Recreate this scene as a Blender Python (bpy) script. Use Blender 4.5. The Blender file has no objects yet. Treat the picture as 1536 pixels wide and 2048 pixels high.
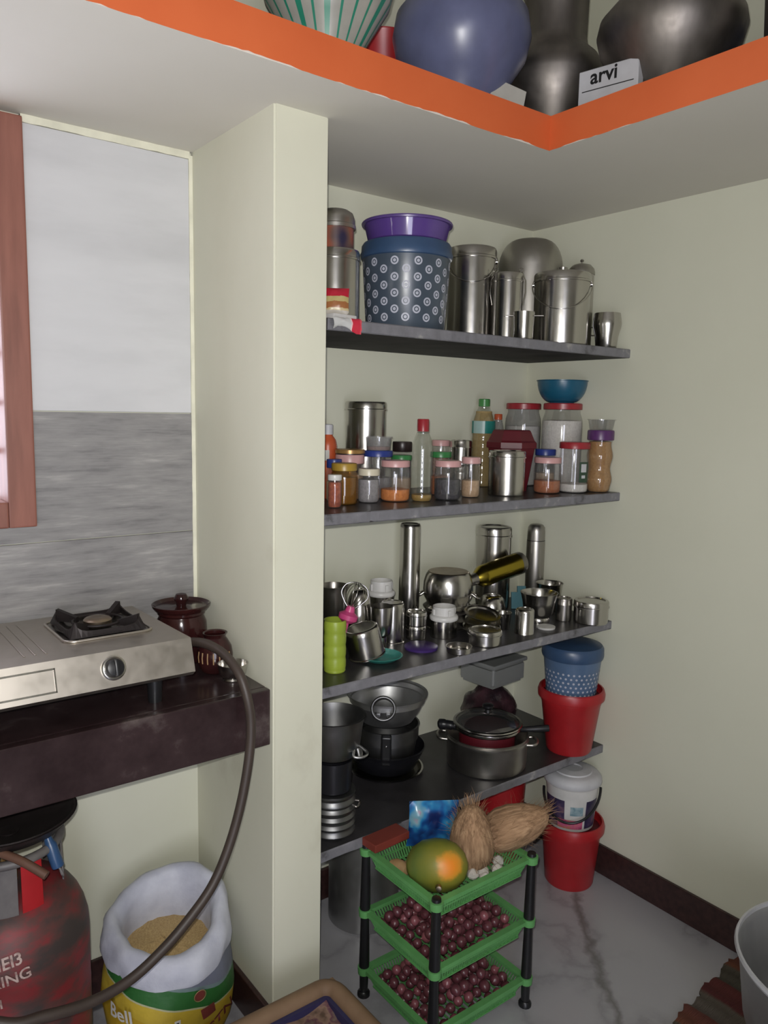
import bpy, bmesh, math, random
from mathutils import Vector, Matrix

random.seed(7)
scene = bpy.context.scene
COL = scene.collection
R = math.radians
PI = math.pi

# ---------------------------------------------------------------- camera, light, exposure
cam_data = bpy.data.cameras.new('camera')
cam = bpy.data.objects.new('camera', cam_data)
COL.objects.link(cam)
cam_data.sensor_fit = 'VERTICAL'
cam_data.sensor_height = 36.0
cam_data.lens = 1560.7 / 2048 * 36.0
cam_data.clip_start = 0.02
_yaw, _pit, _rol = -0.6521, -0.1279, 0.0199
_fw = Vector((-math.sin(_yaw) * math.cos(_pit), math.cos(_yaw) * math.cos(_pit), math.sin(_pit)))
_rt0 = Vector((math.cos(_yaw), math.sin(_yaw), 0))
_up0 = _rt0.cross(_fw)
_rt = _rt0 * math.cos(_rol) + _up0 * math.sin(_rol)
_up = -_rt0 * math.sin(_rol) + _up0 * math.cos(_rol)
CAM = Vector((-2.0399, -1.8755, 1.4881))
_m = Matrix((_rt, _up, -_fw)).transposed().to_4x4()
_m.translation = CAM
cam.matrix_world = _m
scene.camera = cam

world = bpy.data.worlds.new('daylight')
scene.world = world
world.use_nodes = True
_bg = world.node_tree.nodes['Background']
_bg.inputs[0].default_value = (0.84, 0.86, 1.0, 1)
_bg.inputs[1].default_value = 7.0

def spot(name, loc, target, energy, size_deg, blend, radius, color):
    d = bpy.data.lights.new(name, 'SPOT')
    d.energy = energy
    d.spot_size = R(size_deg)
    d.spot_blend = blend
    d.shadow_soft_size = radius
    d.color = color
    o = bpy.data.objects.new(name, d)
    COL.objects.link(o)
    o.location = loc
    o.rotation_euler = (Vector(target) - Vector(loc)).to_track_quat('-Z', 'Y').to_euler()
    return o
# the flash of the phone, a finger's width beside and above its lens
_fl = CAM + _rt * -0.012 + _up * 0.03
spot('phone_flash', _fl, _fl + _fw + _up * 0.06 - _rt * 0.02, 80.0, 125, 1.0, 0.008, (1.0, 0.985, 0.95))

vs = scene.view_settings
vs.view_transform = 'Standard'
vs.look = 'None'
vs.exposure = 0.0
vs.gamma = 1.0
vs.use_curve_mapping = False

# ---------------------------------------------------------------- materials
def srgb(r, g, b):
    def f(c):
        c /= 255.0
        return c / 12.92 if c <= 0.04045 else ((c + 0.055) / 1.055) ** 2.4
    return (f(r), f(g), f(b), 1.0)

def new_mat(name):
    m = bpy.data.materials.new(name)
    m.use_nodes = True
    nt = m.node_tree
    return m, nt, nt.nodes['Principled BSDF']

def ramp(nt, src, stops):
    n = nt.nodes.new('ShaderNodeValToRGB')
    e = n.color_ramp.elements
    while len(e) < len(stops):
        e.new(0.5)
    for k, (p, c) in enumerate(stops):
        e[k].position = p
        e[k].color = c
    nt.links.new(src, n.inputs[0])
    return n.outputs[0]

def coords(nt, scale=(1, 1, 1), kind='Object', rot=(0, 0, 0)):
    t = nt.nodes.new('ShaderNodeTexCoord')
    mp = nt.nodes.new('ShaderNodeMapping')
    mp.inputs['Scale'].default_value = scale
    mp.inputs['Rotation'].default_value = rot
    nt.links.new(t.outputs[kind], mp.inputs[0])
    return mp.outputs[0]

def noise(nt, vec, scale, detail=4, rough=0.55):
    n = nt.nodes.new('ShaderNodeTexNoise')
    n.inputs['Scale'].default_value = scale
    n.inputs['Detail'].default_value = detail
    n.inputs['Roughness'].default_value = rough
    if vec is not None:
        nt.links.new(vec, n.inputs['Vector'])
    return n.outputs[0]

def bump(nt, b, src, strength, dist=0.002):
    n = nt.nodes.new('ShaderNodeBump')
    n.inputs['Strength'].default_value = strength
    n.inputs['Distance'].default_value = dist
    nt.links.new(src, n.inputs['Height'])
    nt.links.new(n.outputs[0], b.inputs['Normal'])

def plain(name, col, rough=0.4, metal=0.0, var=0.12, scale=14.0, spec=None, alpha=None, bumps=0.0, trans=0.0):
    """one colour, broken up by a little mottling"""
    m, nt, b = new_mat(name)
    v = noise(nt, coords(nt), scale)
    lo = tuple(c * (1 - var) for c in col[:3]) + (1,)
    hi = tuple(min(1, c * (1 + var)) for c in col[:3]) + (1,)
    nt.links.new(ramp(nt, v, [(0.3, lo), (0.7, hi)]), b.inputs['Base Color'])
    b.inputs['Roughness'].default_value = rough
    b.inputs['Metallic'].default_value = metal
    if spec is not None:
        b.inputs['Specular IOR Level'].default_value = spec
    if bumps:
        bump(nt, b, noise(nt, coords(nt), scale * 4), bumps)
    if alpha is not None:
        b.inputs['Alpha'].default_value = alpha
    return m

def clear(name, tint, gloss=0.10, haze=0.06, hazecol=(0.8, 0.8, 0.8, 1), rough=0.08):
    """thin clear plastic or glass: mostly see-through, some gloss, a little haze"""
    m = bpy.data.materials.new(name)
    m.use_nodes = True
    nt = m.node_tree
    for n in list(nt.nodes):
        if n.type == 'BSDF_PRINCIPLED':
            nt.nodes.remove(n)
    out = [n for n in nt.nodes if n.type == 'OUTPUT_MATERIAL'][0]
    tr = nt.nodes.new('ShaderNodeBsdfTransparent'); tr.inputs[0].default_value = tint
    gl = nt.nodes.new('ShaderNodeBsdfGlossy'); gl.inputs['Roughness'].default_value = rough
    df = nt.nodes.new('ShaderNodeBsdfDiffuse'); df.inputs[0].default_value = hazecol
    m1 = nt.nodes.new('ShaderNodeMixShader'); m1.inputs[0].default_value = haze
    m2 = nt.nodes.new('ShaderNodeMixShader'); m2.inputs[0].default_value = gloss
    nt.links.new(tr.outputs[0], m1.inputs[1]); nt.links.new(df.outputs[0], m1.inputs[2])
    nt.links.new(m1.outputs[0], m2.inputs[1]); nt.links.new(gl.outputs[0], m2.inputs[2])
    nt.links.new(m2.outputs[0], out.inputs[0])
    return m

def steel(name, col=(0.52, 0.50, 0.47), rough=0.2, var=0.1):
    m, nt, b = new_mat(name)
    v = noise(nt, coords(nt, (1, 1, 0.2)), 20)
    nt.links.new(ramp(nt, v, [(0.3, tuple(c * (1 - var) for c in col) + (1,)), (0.7, col + (1,))]), b.inputs['Base Color'])
    b.inputs['Metallic'].default_value = 1.0
    r = nt.nodes.new('ShaderNodeMapRange')
    r.inputs['To Min'].default_value = rough * 0.8
    r.inputs['To Max'].default_value = rough * 1.35
    nt.links.new(noise(nt, coords(nt), 35), r.inputs['Value'])
    nt.links.new(r.outputs[0], b.inputs['Roughness'])
    return m

def mottled(name, stops, scale, rough=0.5, detail=6, sc=(1, 1, 1), bumps=0.0, metal=0.0, dist=0.002, kind='Object', rough_n=0.55):
    m, nt, b = new_mat(name)
    v = noise(nt, coords(nt, sc, kind), scale, detail, rough_n)
    nt.links.new(ramp(nt, v, stops), b.inputs['Base Color'])
    b.inputs['Roughness'].default_value = rough
    b.inputs['Metallic'].default_value = metal
    if bumps:
        bump(nt, b, v, bumps, dist)
    return m

M = {}
M['wall'] = mottled('cream_paint', [(0.25, srgb(205, 205, 186)), (0.75, srgb(213, 213, 195))], 1.6, 0.75, 8, bumps=0.08)
M['wall_smudge'] = mottled('cream_paint_smudged', [(0.26, srgb(190, 187, 168)), (0.36, srgb(206, 205, 186)), (0.75, srgb(213, 212, 194))], 3.2, 0.75, 8, sc=(1, 1, 0.7), bumps=0.08)
M['soffit'] = mottled('white_paint', [(0.25, srgb(208, 204, 194)), (0.75, srgb(216, 212, 203))], 1.3, 0.8, 8, bumps=0.06)
M['orange'] = mottled('orange_paint', [(0.25, srgb(205, 96, 50)), (0.75, srgb(214, 106, 58))], 5, 0.55, 6, bumps=0.1)
M['skirting'] = mottled('dark_granite_skirting', [(0.3, srgb(45, 30, 30)), (0.7, srgb(66, 44, 42))], 60, 0.35, 6)
M['counter'] = mottled('maroon_granite', [(0.36, srgb(40, 28, 29)), (0.56, srgb(55, 42, 43)), (0.66, srgb(84, 74, 72)), (0.78, srgb(112, 102, 98))], 6, 0.22, 10, rough_n=0.66)
M['shelf'] = mottled('dark_stone', [(0.3, srgb(38, 37, 38)), (0.6, srgb(54, 52, 54)), (0.8, srgb(76, 74, 74))], 11, 0.36, 10, rough_n=0.65)
M['shelf_under'] = mottled('unpolished_dark_stone', [(0.3, srgb(42, 41, 42)), (0.7, srgb(68, 66, 67))], 9, 0.7, 8)
M['shelf_under'].node_tree.nodes['Principled BSDF'].inputs['Specular IOR Level'].default_value = 0.15
M['shelf_edge'] = mottled('sawn_stone_edge', [(0.30, srgb(56, 54, 54)), (0.42, srgb(108, 107, 112)), (0.62, srgb(122, 121, 126)), (0.74, srgb(170, 168, 162))], 16, 0.6, 10, bumps=0.3, rough_n=0.65)
M['frame_wood'] = mottled('painted_wood', [(0.3, srgb(122, 76, 64)), (0.7, srgb(146, 94, 80))], 9, 0.5, 6, sc=(4, 4, 0.5), bumps=0.1)
M['plaster_bead'] = plain('plaster_bead', srgb(222, 220, 200), 0.8)
M['tile_white'] = mottled('white_marble_tile', [(0.25, srgb(190, 190, 192)), (0.55, srgb(204, 204, 206)), (0.8, srgb(210, 210, 212))], 2.2, 0.25, 6, sc=(1, 1, 4))
# grey wood-look tile: long grain along x with darker cathedral streaks
def wood_tile():
    m, nt, b = new_mat('grey_wood_look_tile')
    v1 = noise(nt, coords(nt, (1.6, 1, 9)), 4.0, 10, 0.6)
    v2 = noise(nt, coords(nt, (5, 1, 110)), 2.6, 5, 0.6)
    mx = nt.nodes.new('ShaderNodeMath'); mx.operation = 'MULTIPLY_ADD'; mx.inputs[1].default_value = 0.35
    nt.links.new(v2, mx.inputs[0]); nt.links.new(v1, mx.inputs[2])
    nt.links.new(ramp(nt, mx.outputs[0], [(0.44, srgb(106, 104, 105)), (0.60, srgb(130, 128, 128)), (0.74, srgb(142, 140, 139)), (0.90, srgb(164, 161, 159))]), b.inputs['Base Color'])
    b.inputs['Roughness'].default_value = 0.38
    return m
M['tile_wood'] = wood_tile()
STAIN = ((-0.1528, -0.4276), (-0.496, -0.8509))
def floor_mat():
    m, nt, b = new_mat('veined_floor')
    c = coords(nt)
    w = nt.nodes.new('ShaderNodeTexNoise'); w.inputs['Scale'].default_value = 2.2; w.inputs['Detail'].default_value = 8
    nt.links.new(c, w.inputs['Vector'])
    ab = nt.nodes.new('ShaderNodeMath'); ab.operation = 'SUBTRACT'; ab.inputs[1].default_value = 0.5
    nt.links.new(w.outputs[0], ab.inputs[0])
    ab2 = nt.nodes.new('ShaderNodeMath'); ab2.operation = 'ABSOLUTE'; nt.links.new(ab.outputs[0], ab2.inputs[0])
    base = ramp(nt, ab2.outputs[0], [(0.0, srgb(146, 145, 149)), (0.02, srgb(160, 159, 163)), (0.06, srgb(166, 165, 169)), (0.5, srgb(172, 171, 175))])
    # grimy crack wandering diagonally over the floor from the bucket
    sp = nt.nodes.new('ShaderNodeSeparateXYZ'); nt.links.new(c, sp.inputs[0])
    P0, P1 = Vector((STAIN[0][0], STAIN[0][1])), Vector((STAIN[1][0], STAIN[1][1]))
    dv = (P1 - P0).normalized(); nv = Vector((-dv.y, dv.x))
    def lin(v, off):
        m1 = nt.nodes.new('ShaderNodeMath'); m1.operation = 'MULTIPLY'; m1.inputs[1].default_value = v.x; nt.links.new(sp.outputs[0], m1.inputs[0])
        m2 = nt.nodes.new('ShaderNodeMath'); m2.operation = 'MULTIPLY_ADD'; m2.inputs[1].default_value = v.y
        nt.links.new(sp.outputs[1], m2.inputs[0]); nt.links.new(m1.outputs[0], m2.inputs[2])
        m3 = nt.nodes.new('ShaderNodeMath'); m3.operation = 'SUBTRACT'; m3.inputs[1].default_value = off; nt.links.new(m2.outputs[0], m3.inputs[0])
        return m3.outputs[0]
    dist = lin(nv, nv.dot(P0))
    wv = nt.nodes.new('ShaderNodeMath'); wv.operation = 'MULTIPLY_ADD'; wv.inputs[1].default_value = .09
    nn = nt.nodes.new('ShaderNodeMath'); nn.operation = 'SUBTRACT'; nn.inputs[1].default_value = .5
    nt.links.new(noise(nt, c, 9, 6), nn.inputs[0]); nt.links.new(nn.outputs[0], wv.inputs[0]); nt.links.new(dist, wv.inputs[2])
    aa = nt.nodes.new('ShaderNodeMath'); aa.operation = 'ABSOLUTE'; nt.links.new(wv.outputs[0], aa.inputs[0])
    msk = ramp(nt, aa.outputs[0], [(0.0, (.8, .8, .8, 1)), (0.006, (.55, .55, .55, 1)), (0.016, (0, 0, 0, 1))])
    al = ramp(nt, lin(dv, dv.dot(P0)), [(0.0, (0, 0, 0, 1)), (0.02, (1, 1, 1, 1)), (.62, (1, 1, 1, 1)), (.7, (0, 0, 0, 1))])
    mm = nt.nodes.new('ShaderNodeMath'); mm.operation = 'MULTIPLY'; nt.links.new(msk, mm.inputs[0]); nt.links.new(al, mm.inputs[1])
    mx = nt.nodes.new('ShaderNodeMixRGB'); mx.inputs[2].default_value = srgb(104, 101, 100)
    nt.links.new(mm.outputs[0], mx.inputs[0]); nt.links.new(base, mx.inputs[1])
    nt.links.new(mx.outputs[0], b.inputs['Base Color'])
    b.inputs['Roughness'].default_value = 0.25
    return m
M['floor'] = floor_mat()
M['stain'] = mottled('floor_stain', [(0.4, srgb(96, 92, 92)), (0.7, srgb(130, 127, 128))], 30, 0.5, 8)
M['steel'] = steel('stainless_steel')
M['steel_dull'] = steel('dull_steel', (0.42, 0.40, 0.37), 0.34)
M['steel_dark'] = steel('tarnished_steel', (0.30, 0.28, 0.26), 0.3)
M['steel_old'] = steel('old_dull_steel', (0.26, 0.235, 0.215), 0.46, 0.35)
M['alu'] = steel('aluminium', (0.50, 0.50, 0.50), 0.42)
M['alu_dark'] = steel('blackened_shaded_aluminium', (0.20, 0.20, 0.20), 0.4)  # dark pan metal; its tone also stands in for shade on the ribbed pot
M['stove_steel'] = steel('brushed_stove_steel', (0.50, 0.46, 0.41), 0.38, 0.03)
M['brown_steel'] = steel('brown_stained_steel', (0.34, 0.27, 0.20), 0.35, 0.3)
M['gold_steel'] = steel('gold_steel', (0.40, 0.31, 0.04), 0.22)
M['iron'] = plain('black_iron', srgb(40, 34, 34), 0.5, 0.4, 0.3)
M['black'] = plain('black_plastic', srgb(26, 26, 28), 0.35)
M['black_soft'] = plain('black_nonstick', srgb(24, 24, 28), 0.3)
M['rubber'] = plain('hose_rubber', srgb(62, 52, 46), 0.5)
def PL(n, r, g, b, rough=0.35, **k):
    l = 0.3 * r + 0.55 * g + 0.15 * b
    r, g, b = (0.86 * c + 0.14 * l for c in (r, g, b))
    M[n] = plain(n + '_plastic', srgb(r * .95, g * .95, b * .95), rough, **k)
PL('red', 186, 28, 34); PL('red_dark', 104, 20, 32, 0.45); PL('redlid', 170, 36, 46); PL('pink', 216, 160, 158); PL('hotpink', 214, 66, 128)
PL('cream', 214, 204, 176); PL('white', 216, 214, 210); PL('purple', 92, 66, 140, 0.3); PL('purple_lid', 92, 44, 108); PL('purple_flat', 70, 44, 120)
PL('blue_lid', 42, 62, 150); PL('denim', 52, 80, 118); PL('teal_bowl', 20, 92, 124, 0.3); PL('teal', 44, 150, 138); PL('teal_grey', 78, 132, 146)
PL('lime', 154, 176, 44); PL('green', 62, 140, 66); PL('green_lid', 52, 140, 70); PL('rackgreen', 92, 166, 88, 0.5); PL('mustard', 176, 138, 40)
PL('orange_p', 206, 84, 40); PL('blackbrown', 44, 30, 30); PL('gold', 176, 132, 70, 0.3, metal=0.4); PL('offwhite', 190, 186, 176, 0.5)
PL('capblue', 40, 78, 124); PL('greywhite', 196, 196, 200, 0.5)
M['clear'] = clear('clear_plastic', (0.94, 0.94, 0.94, 1), 0.10, 0.03)
M['clear_green'] = clear('pale_bottle_plastic', (0.95, 0.96, 0.94, 1), 0.10, 0.015)
M['clear_grey'] = clear('milky_plastic', (0.88, 0.88, 0.88, 1), 0.10, 0.22, srgb(190, 190, 190))
M['clear_amber'] = clear('amber_plastic', (0.80, 0.62, 0.36, 1), 0.10, 0.2, srgb(150, 112, 50))
M['clear_dark'] = clear('smoked_lid_glass', (0.35, 0.33, 0.33, 1), 0.14, 0.03)
M['grey_box'] = clear('grey_translucent_plastic', (0.7, 0.7, 0.7, 1), 0.06, 0.6, srgb(150, 152, 150), 0.3)
def food(n, a, b, scale=160):
    M[n] = mottled(n, [(0.3, srgb(*a)), (0.7, srgb(*b))], scale, 0.8, 4, bumps=0.4)
food('turmeric', (196, 110, 40), (224, 140, 66)); food('masala', (150, 82, 44), (178, 104, 60)); food('pepper', (30, 28, 32), (70, 66, 74))
food('tan_powder', (178, 146, 112), (200, 168, 134)); food('white_powder', (200, 196, 190), (220, 216, 210)); food('amber_dal', (150, 108, 58), (176, 132, 76))
food('chilli', (130, 50, 30), (180, 90, 50)); food('grey_salt', (130, 126, 128), (156, 152, 154)); food('oil', (150, 120, 60), (160, 128, 66)); food('juice', (150, 128, 84), (164, 140, 92))
food('honey', (122, 92, 44), (146, 112, 54)); food('grain', (170, 140, 92), (204, 176, 124), 260)

# ---------------------------------------------------------------- mesh helpers
def finish(name, me, mat, parent, loc, rot, smooth, angle):
    if smooth:
        me.polygons.foreach_set('use_smooth', [True] * len(me.polygons))
        me.set_sharp_from_angle(angle=R(angle))
    o = bpy.data.objects.new(name, me)
    COL.objects.link(o)
    if mat is not None and len(me.materials) == 0:
        me.materials.append(M[mat] if isinstance(mat, str) else mat)
    o.location = loc
    if rot is not None:
        o.rotation_euler = rot
    if parent is not None:
        o.parent = parent
    return o

def from_bm(name, bm, mat, parent=None, loc=(0, 0, 0), rot=None, smooth=True, angle=38):
    bmesh.ops.recalc_face_normals(bm, faces=bm.faces)
    me = bpy.data.meshes.new(name)
    bm.to_mesh(me)
    bm.free()
    return finish(name, me, mat, parent, loc, rot, smooth, angle)

def lathe_bm(bm, prof, seg=28, wob=None):
    rings = []
    for k, (r, z) in enumerate(prof):
        if r <= 1e-6:
            rings.append([bm.verts.new((0, 0, z))])
        else:
            ring = []
            for s in range(seg):
                a = 2 * PI * s / seg
                rr, zz = (r, z) if wob is None else wob(a, r, z)
                ring.append(bm.verts.new((rr * math.cos(a), rr * math.sin(a), zz)))
            rings.append(ring)
    for A, B in zip(rings, rings[1:]):
        if len(A) == 1 and len(B) == 1:
            continue
        for s in range(seg):
            t = (s + 1) % seg
            if len(A) == 1:
                bm.faces.new((A[0], B[t], B[s]))
            elif len(B) == 1:
                bm.faces.new((A[s], A[t], B[0]))
            else:
                bm.faces.new((A[s], A[t], B[t], B[s]))
    return bm

def lathe(name, prof, mat, parent=None, loc=(0, 0, 0), rot=None, seg=28, angle=38, wob=None):
    bm = lathe_bm(bmesh.new(), prof, seg, wob)
    return from_bm(name, bm, mat, parent, loc, rot, True, angle)

def hollow(prof, t=0.0015):
    """outer profile from the bottom centre up to the rim, closed by its inner wall"""
    inner = []
    n = len(prof)
    for k in range(n - 1, -1, -1):
        r, z = prof[k]
        if k == n - 1:
            inner.append((max(r - t, 0), z))
        else:
            inner.append((max(r - t, 0) if r > 0 else 0, z + t))
    return prof + inner

def box_bm(bm, x0, x1, y0, y1, z0, z1):
    v = [bm.verts.new(p) for p in ((x0, y0, z0), (x1, y0, z0), (x1, y1, z0), (x0, y1, z0), (x0, y0, z1), (x1, y0, z1), (x1, y1, z1), (x0, y1, z1))]
    for f in ((0, 3, 2, 1), (4, 5, 6, 7), (0, 1, 5, 4), (1, 2, 6, 5), (2, 3, 7, 6), (3, 0, 4, 7)):
        bm.faces.new([v[i] for i in f])

def box(name, x0, x1, y0, y1, z0, z1, mat, parent=None, loc=(0, 0, 0), rot=None, bevel=0.0, segs=2):
    bm = bmesh.new()
    box_bm(bm, x0, x1, y0, y1, z0, z1)
    if bevel:
        bmesh.ops.bevel(bm, geom=bm.edges[:] + bm.verts[:], offset=bevel, segments=segs, affect='EDGES', profile=0.6)
    o = from_bm(name, bm, mat, parent, loc, rot, bool(bevel), 50)
    if bevel:
        for p in o.data.polygons:
            if max(abs(c) for c in p.normal) > 0.999:
                p.use_smooth = False
    return o

def spline(pts, per=8, closed=False):
    P = [Vector(p) for p in pts]
    n = len(P)
    out = []
    rng = range(n if closed else n - 1)
    for i in rng:
        p1 = P[i]; p2 = P[(i + 1) % n]
        p0 = P[(i - 1) % n] if (closed or i > 0) else p1 * 2 - p2
        p3 = P[(i + 2) % n] if (closed or i + 2 < n) else p2 * 2 - p1
        for k in range(per):
            t = k / per
            out.append(0.5 * ((2 * p1) + (p2 - p0) * t + (2 * p0 - 5 * p1 + 4 * p2 - p3) * t * t + (3 * p1 - p0 - 3 * p2 + p3) * t ** 3))
    if not closed:
        out.append(P[-1])
    return out

def tube_bm(bm, pts, rad, seg=8, closed=False, cap=True):
    P = [Vector(p) for p in pts]
    n = len(P)
    tan = []
    for i in range(n):
        a = P[(i - 1) % n] if (closed or i > 0) else P[i]
        b = P[(i + 1) % n] if (closed or i < n - 1) else P[i]
        tan.append((b - a).normalized())
    ref = Vector((0, 0, 1)) if abs(tan[0].z) < 0.9 else Vector((1, 0, 0))
    nrm = (ref - tan[0] * ref.dot(tan[0])).normalized()
    rings = []
    for i in range(n):
        nrm = (nrm - tan[i] * nrm.dot(tan[i])).normalized()
        bn = tan[i].cross(nrm)
        r = rad[i] if isinstance(rad, (list, tuple)) else rad
        rings.append([bm.verts.new(P[i] + (nrm * math.cos(2 * PI * s / seg) + bn * math.sin(2 * PI * s / seg)) * r) for s in range(seg)])
    pairs = list(zip(rings, rings[1:])) + ([(rings[-1], rings[0])] if closed else [])
    for A, B in pairs:
        for s in range(seg):
            t = (s + 1) % seg
            bm.faces.new((A[s], A[t], B[t], B[s]))
    if cap and not closed:
        bm.faces.new(rings[0][::-1])
        bm.faces.new(rings[-1])

def tube(name, pts, rad, mat, parent=None, loc=(0, 0, 0), rot=None, seg=8, closed=False):
    bm = bmesh.new()
    tube_bm(bm, pts, rad, seg, closed)
    return from_bm(name, bm, mat, parent, loc, rot, True, 60)

def circle(r, z=0, n=32, a0=0, a1=2 * PI):
    return [(r * math.cos(a0 + (a1 - a0) * k / n), r * math.sin(a0 + (a1 - a0) * k / n), z) for k in range(n)]

def tag(o, label, cat, group=None, kind=None):
    if label: o['label'] = label
    if cat: o['category'] = cat
    if group: o['group'] = group
    if kind: o['kind'] = kind
    return o

def thing(name, label, cat, loc=(0, 0, 0), rz=0.0, group=None, rot=None):
    o = bpy.data.objects.new(name, None)
    o.empty_display_size = 0.02
    COL.objects.link(o)
    o.location = loc
    o.rotation_euler = rot if rot is not None else (0, 0, rz)
    return tag(o, label, cat, group)

def struct(o):
    o['kind'] = 'structure'
    return o

def to_cam(x, y):
    """horizontal angle from a spot towards where the viewer stands, for printed fronts"""
    return math.atan2(CAM.y - y, CAM.x - x)

def text_mesh(name, body, size, mat, parent, place, extrude=0.0, bold=0.0):
    """lettering as a thin mesh; place(x, y) maps the flat letters onto the surface"""
    cu = bpy.data.curves.new(name, 'FONT')
    cu.body = body
    cu.size = size
    cu.align_x = 'CENTER'
    cu.align_y = 'CENTER'
    cu.resolution_u = 3
    cu.offset = bold
    tmp = bpy.data.objects.new(name + '_tmp', cu)
    COL.objects.link(tmp)
    dg = bpy.context.evaluated_depsgraph_get()
    me = bpy.data.meshes.new_from_object(tmp.evaluated_get(dg))
    bpy.data.objects.remove(tmp)
    bpy.data.curves.remove(cu)
    me.name = name
    me.materials.clear()
    for v in me.vertices:
        v.co = Vector(place(v.co.x, v.co.y))
    return finish(name, me, mat, parent, (0, 0, 0), None, False, 30)

# ================================================================ the room
Z1, Z2, Z3, Z4, ZL, ZC, H = 1.689, 1.254, 0.845, 0.432, 2.176, 0.87, 2.1
XL, YF, ZT = -3.6, -3.6, 3.0
WX0, WX1, WZ0, WZ1 = -2.62, -1.607, 1.217, 2.09      # window frame, outer size
struct(box("floor", XL, 0, YF - .12, 0, -0.05, 0, 'floor'))
struct(box('ceiling', XL, 0.12, YF, 0.12, ZT, ZT + 0.08, 'soffit'))
struct(box('wall_right', 0, 0.12, YF, 0.12, -0.05, ZT, 'wall'))
struct(box('wall_left', XL - 0.12, XL, YF - .12, 0.12, -0.05, ZT, 'wall'))
DX0, DX1, DZ = -3.35, -2.25, 2.05                     # doorway behind the viewer
bm = bmesh.new()
box_bm(bm, XL, DX0, YF - 0.12, YF, -0.05, ZT)
box_bm(bm, DX1, 0.12, YF - 0.12, YF, -0.05, ZT)
box_bm(bm, DX0, DX1, YF - 0.12, YF, DZ, ZT)
struct(from_bm('wall_front', bm, 'wall', smooth=False))
dr = struct(thing('door_1', None, None, (0, 0, 0)))
for a, b, c, d in ((DX0, DX0 + .06, 0, DZ), (DX1 - .06, DX1, 0, DZ), (DX0 + .06, DX1 - .06, DZ - .06, DZ)):
    box('door_frame', a, b, YF - .11, YF + .01, c, d, 'frame_wood', dr, bevel=.004)
bm = bmesh.new()
ox0, ox1, oz0, oz1 = WX0 + .03, WX1 - .03, WZ0 + .03, WZ1 - .03
box_bm(bm, XL, ox0, 0, 0.12, -0.05, ZT)
box_bm(bm, ox1, 0, 0, 0.12, -0.05, ZT)
box_bm(bm, ox0, ox1, 0, 0.12, -0.05, oz0)
box_bm(bm, ox0, ox1, 0, 0.12, oz1, ZT)
wall_back = struct(from_bm('wall_back', bm, 'wall', smooth=False))
PLX, PRX, PD = -1.22, -1.089, 0.412
def partition():
    bm = bmesh.new()
    box_bm(bm, PLX, PRX, -PD, 0, 0, H)
    ed = [e for e in bm.edges if abs(e.verts[0].co.z - e.verts[1].co.z) > 1 and e.verts[0].co.y < -0.1]
    bmesh.ops.bevel(bm, geom=ed, offset=0.004, segments=3, affect='EDGES')
    return from_bm('wall_partition', bm, 'wall_smudge', angle=50)
struct(partition())
# loft: an L of concrete shelf under the ceiling, its edge painted orange
LB, LA = 0.576, 0.583
bm = bmesh.new()
vs_ = [(XL, 0), (XL, -LB), (-LA, -LB), (-LA, YF), (0, YF), (0, 0)]
lo = [bm.verts.new((x, y, H)) for x, y in vs_]
hi = [bm.verts.new((x, y, ZL)) for x, y in vs_]
bm.faces.new(lo); bm.faces.new(hi[::-1])
for i in range(6):
    j = (i + 1) % 6
    bm.faces.new((lo[i], lo[j], hi[j], hi[i]))
loft = struct(from_bm('ceiling_loft', bm, 'soffit', smooth=False))
def fascia(p, q, name):
    """painted strip with a hand-brushed lower edge; a sliver of paint laps under the edge"""
    p = Vector(p); q = Vector(q)
    d = (q - p); n = int(d.length / 0.012); d /= n
    out = Vector((d.y, -d.x, 0)).normalized()
    if out.dot(Vector((-1, -1, 0))) < 0:
        out = -out
    bm = bmesh.new(); rows = []
    w = 0.0
    for i in range(n + 1):
        w = 0.85 * w + random.gauss(0, 0.0009)
        b = p + d * i
        rows.append([bm.verts.new(b + out * 0.002 + Vector((0, 0, ZL))), bm.verts.new(b + out * 0.002 + Vector((0, 0, H - 0.0005 + min(max(w, -0.0005), .004)))),
                     bm.verts.new(b + Vector((0, 0, H + 0.0005 + min(max(w, 0), .004)))), bm.verts.new(b + Vector((0, 0, ZL)))])
    for A, B in zip(rows, rows[1:]):
        for k in range(4):
            bm.faces.new((A[k], B[k], B[(k + 1) % 4], A[(k + 1) % 4]))
    return from_bm(name, bm, 'orange', loft, smooth=False)
fascia((XL, -LB, 0), (-LA, -LB, 0), 'fascia')
fascia((-LA, -LB, 0), (-LA, YF, 0), 'fascia')

# wall tiles behind the stove: two white rows over grey wood-look rows
def tile(x0, x1, z0, z1, mat):
    g = 0.0011
    o = box('wall_tile', x0 + g, x1 - g, -0.007, 0.0, z0 + g, z1 - g, mat, wall_back, bevel=0.0012, segs=1)
    return o
TX1 = -1.2275
for z0, z1, mt in ((1.474, 2.085, 'tile_white'), (1.177, 1.474, 'tile_wood'), (0.872, 1.177, 'tile_wood')):
    if z0 > 1.3:
        tile(WX1 + .001, TX1, z0, z1, mt)
    elif z1 > 1.2 and z0 < WZ0:
        bm = bmesh.new()                               # cut round the window frame's lower corner
        box_bm(bm, WX1 + .002, TX1 - .001, -.007, 0, z0 + .001, z1 - .001)
        box_bm(bm, -1.829, WX1 + .002, -.007, 0, z0 + .001, WZ0 - .002)
        from_bm('wall_tile', bm, mt, wall_back, smooth=False)
        tile(-2.43, -1.83, z0, WZ0 - .002, mt); tile(-3.03, -2.43, z0, WZ0 - .002, mt)
    else:
        tile(-1.83, TX1, z0, z1, mt)
        tile(-2.43, -1.83, z0, z1, mt); tile(-3.03, -2.43, z0, z1, mt)
for z0, z1, mt in ((1.474, 2.085, 'tile_white'), (1.22, 1.474, 'tile_wood')):
    tile(-3.2, WX0 - .001, z0, z1, mt)
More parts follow.
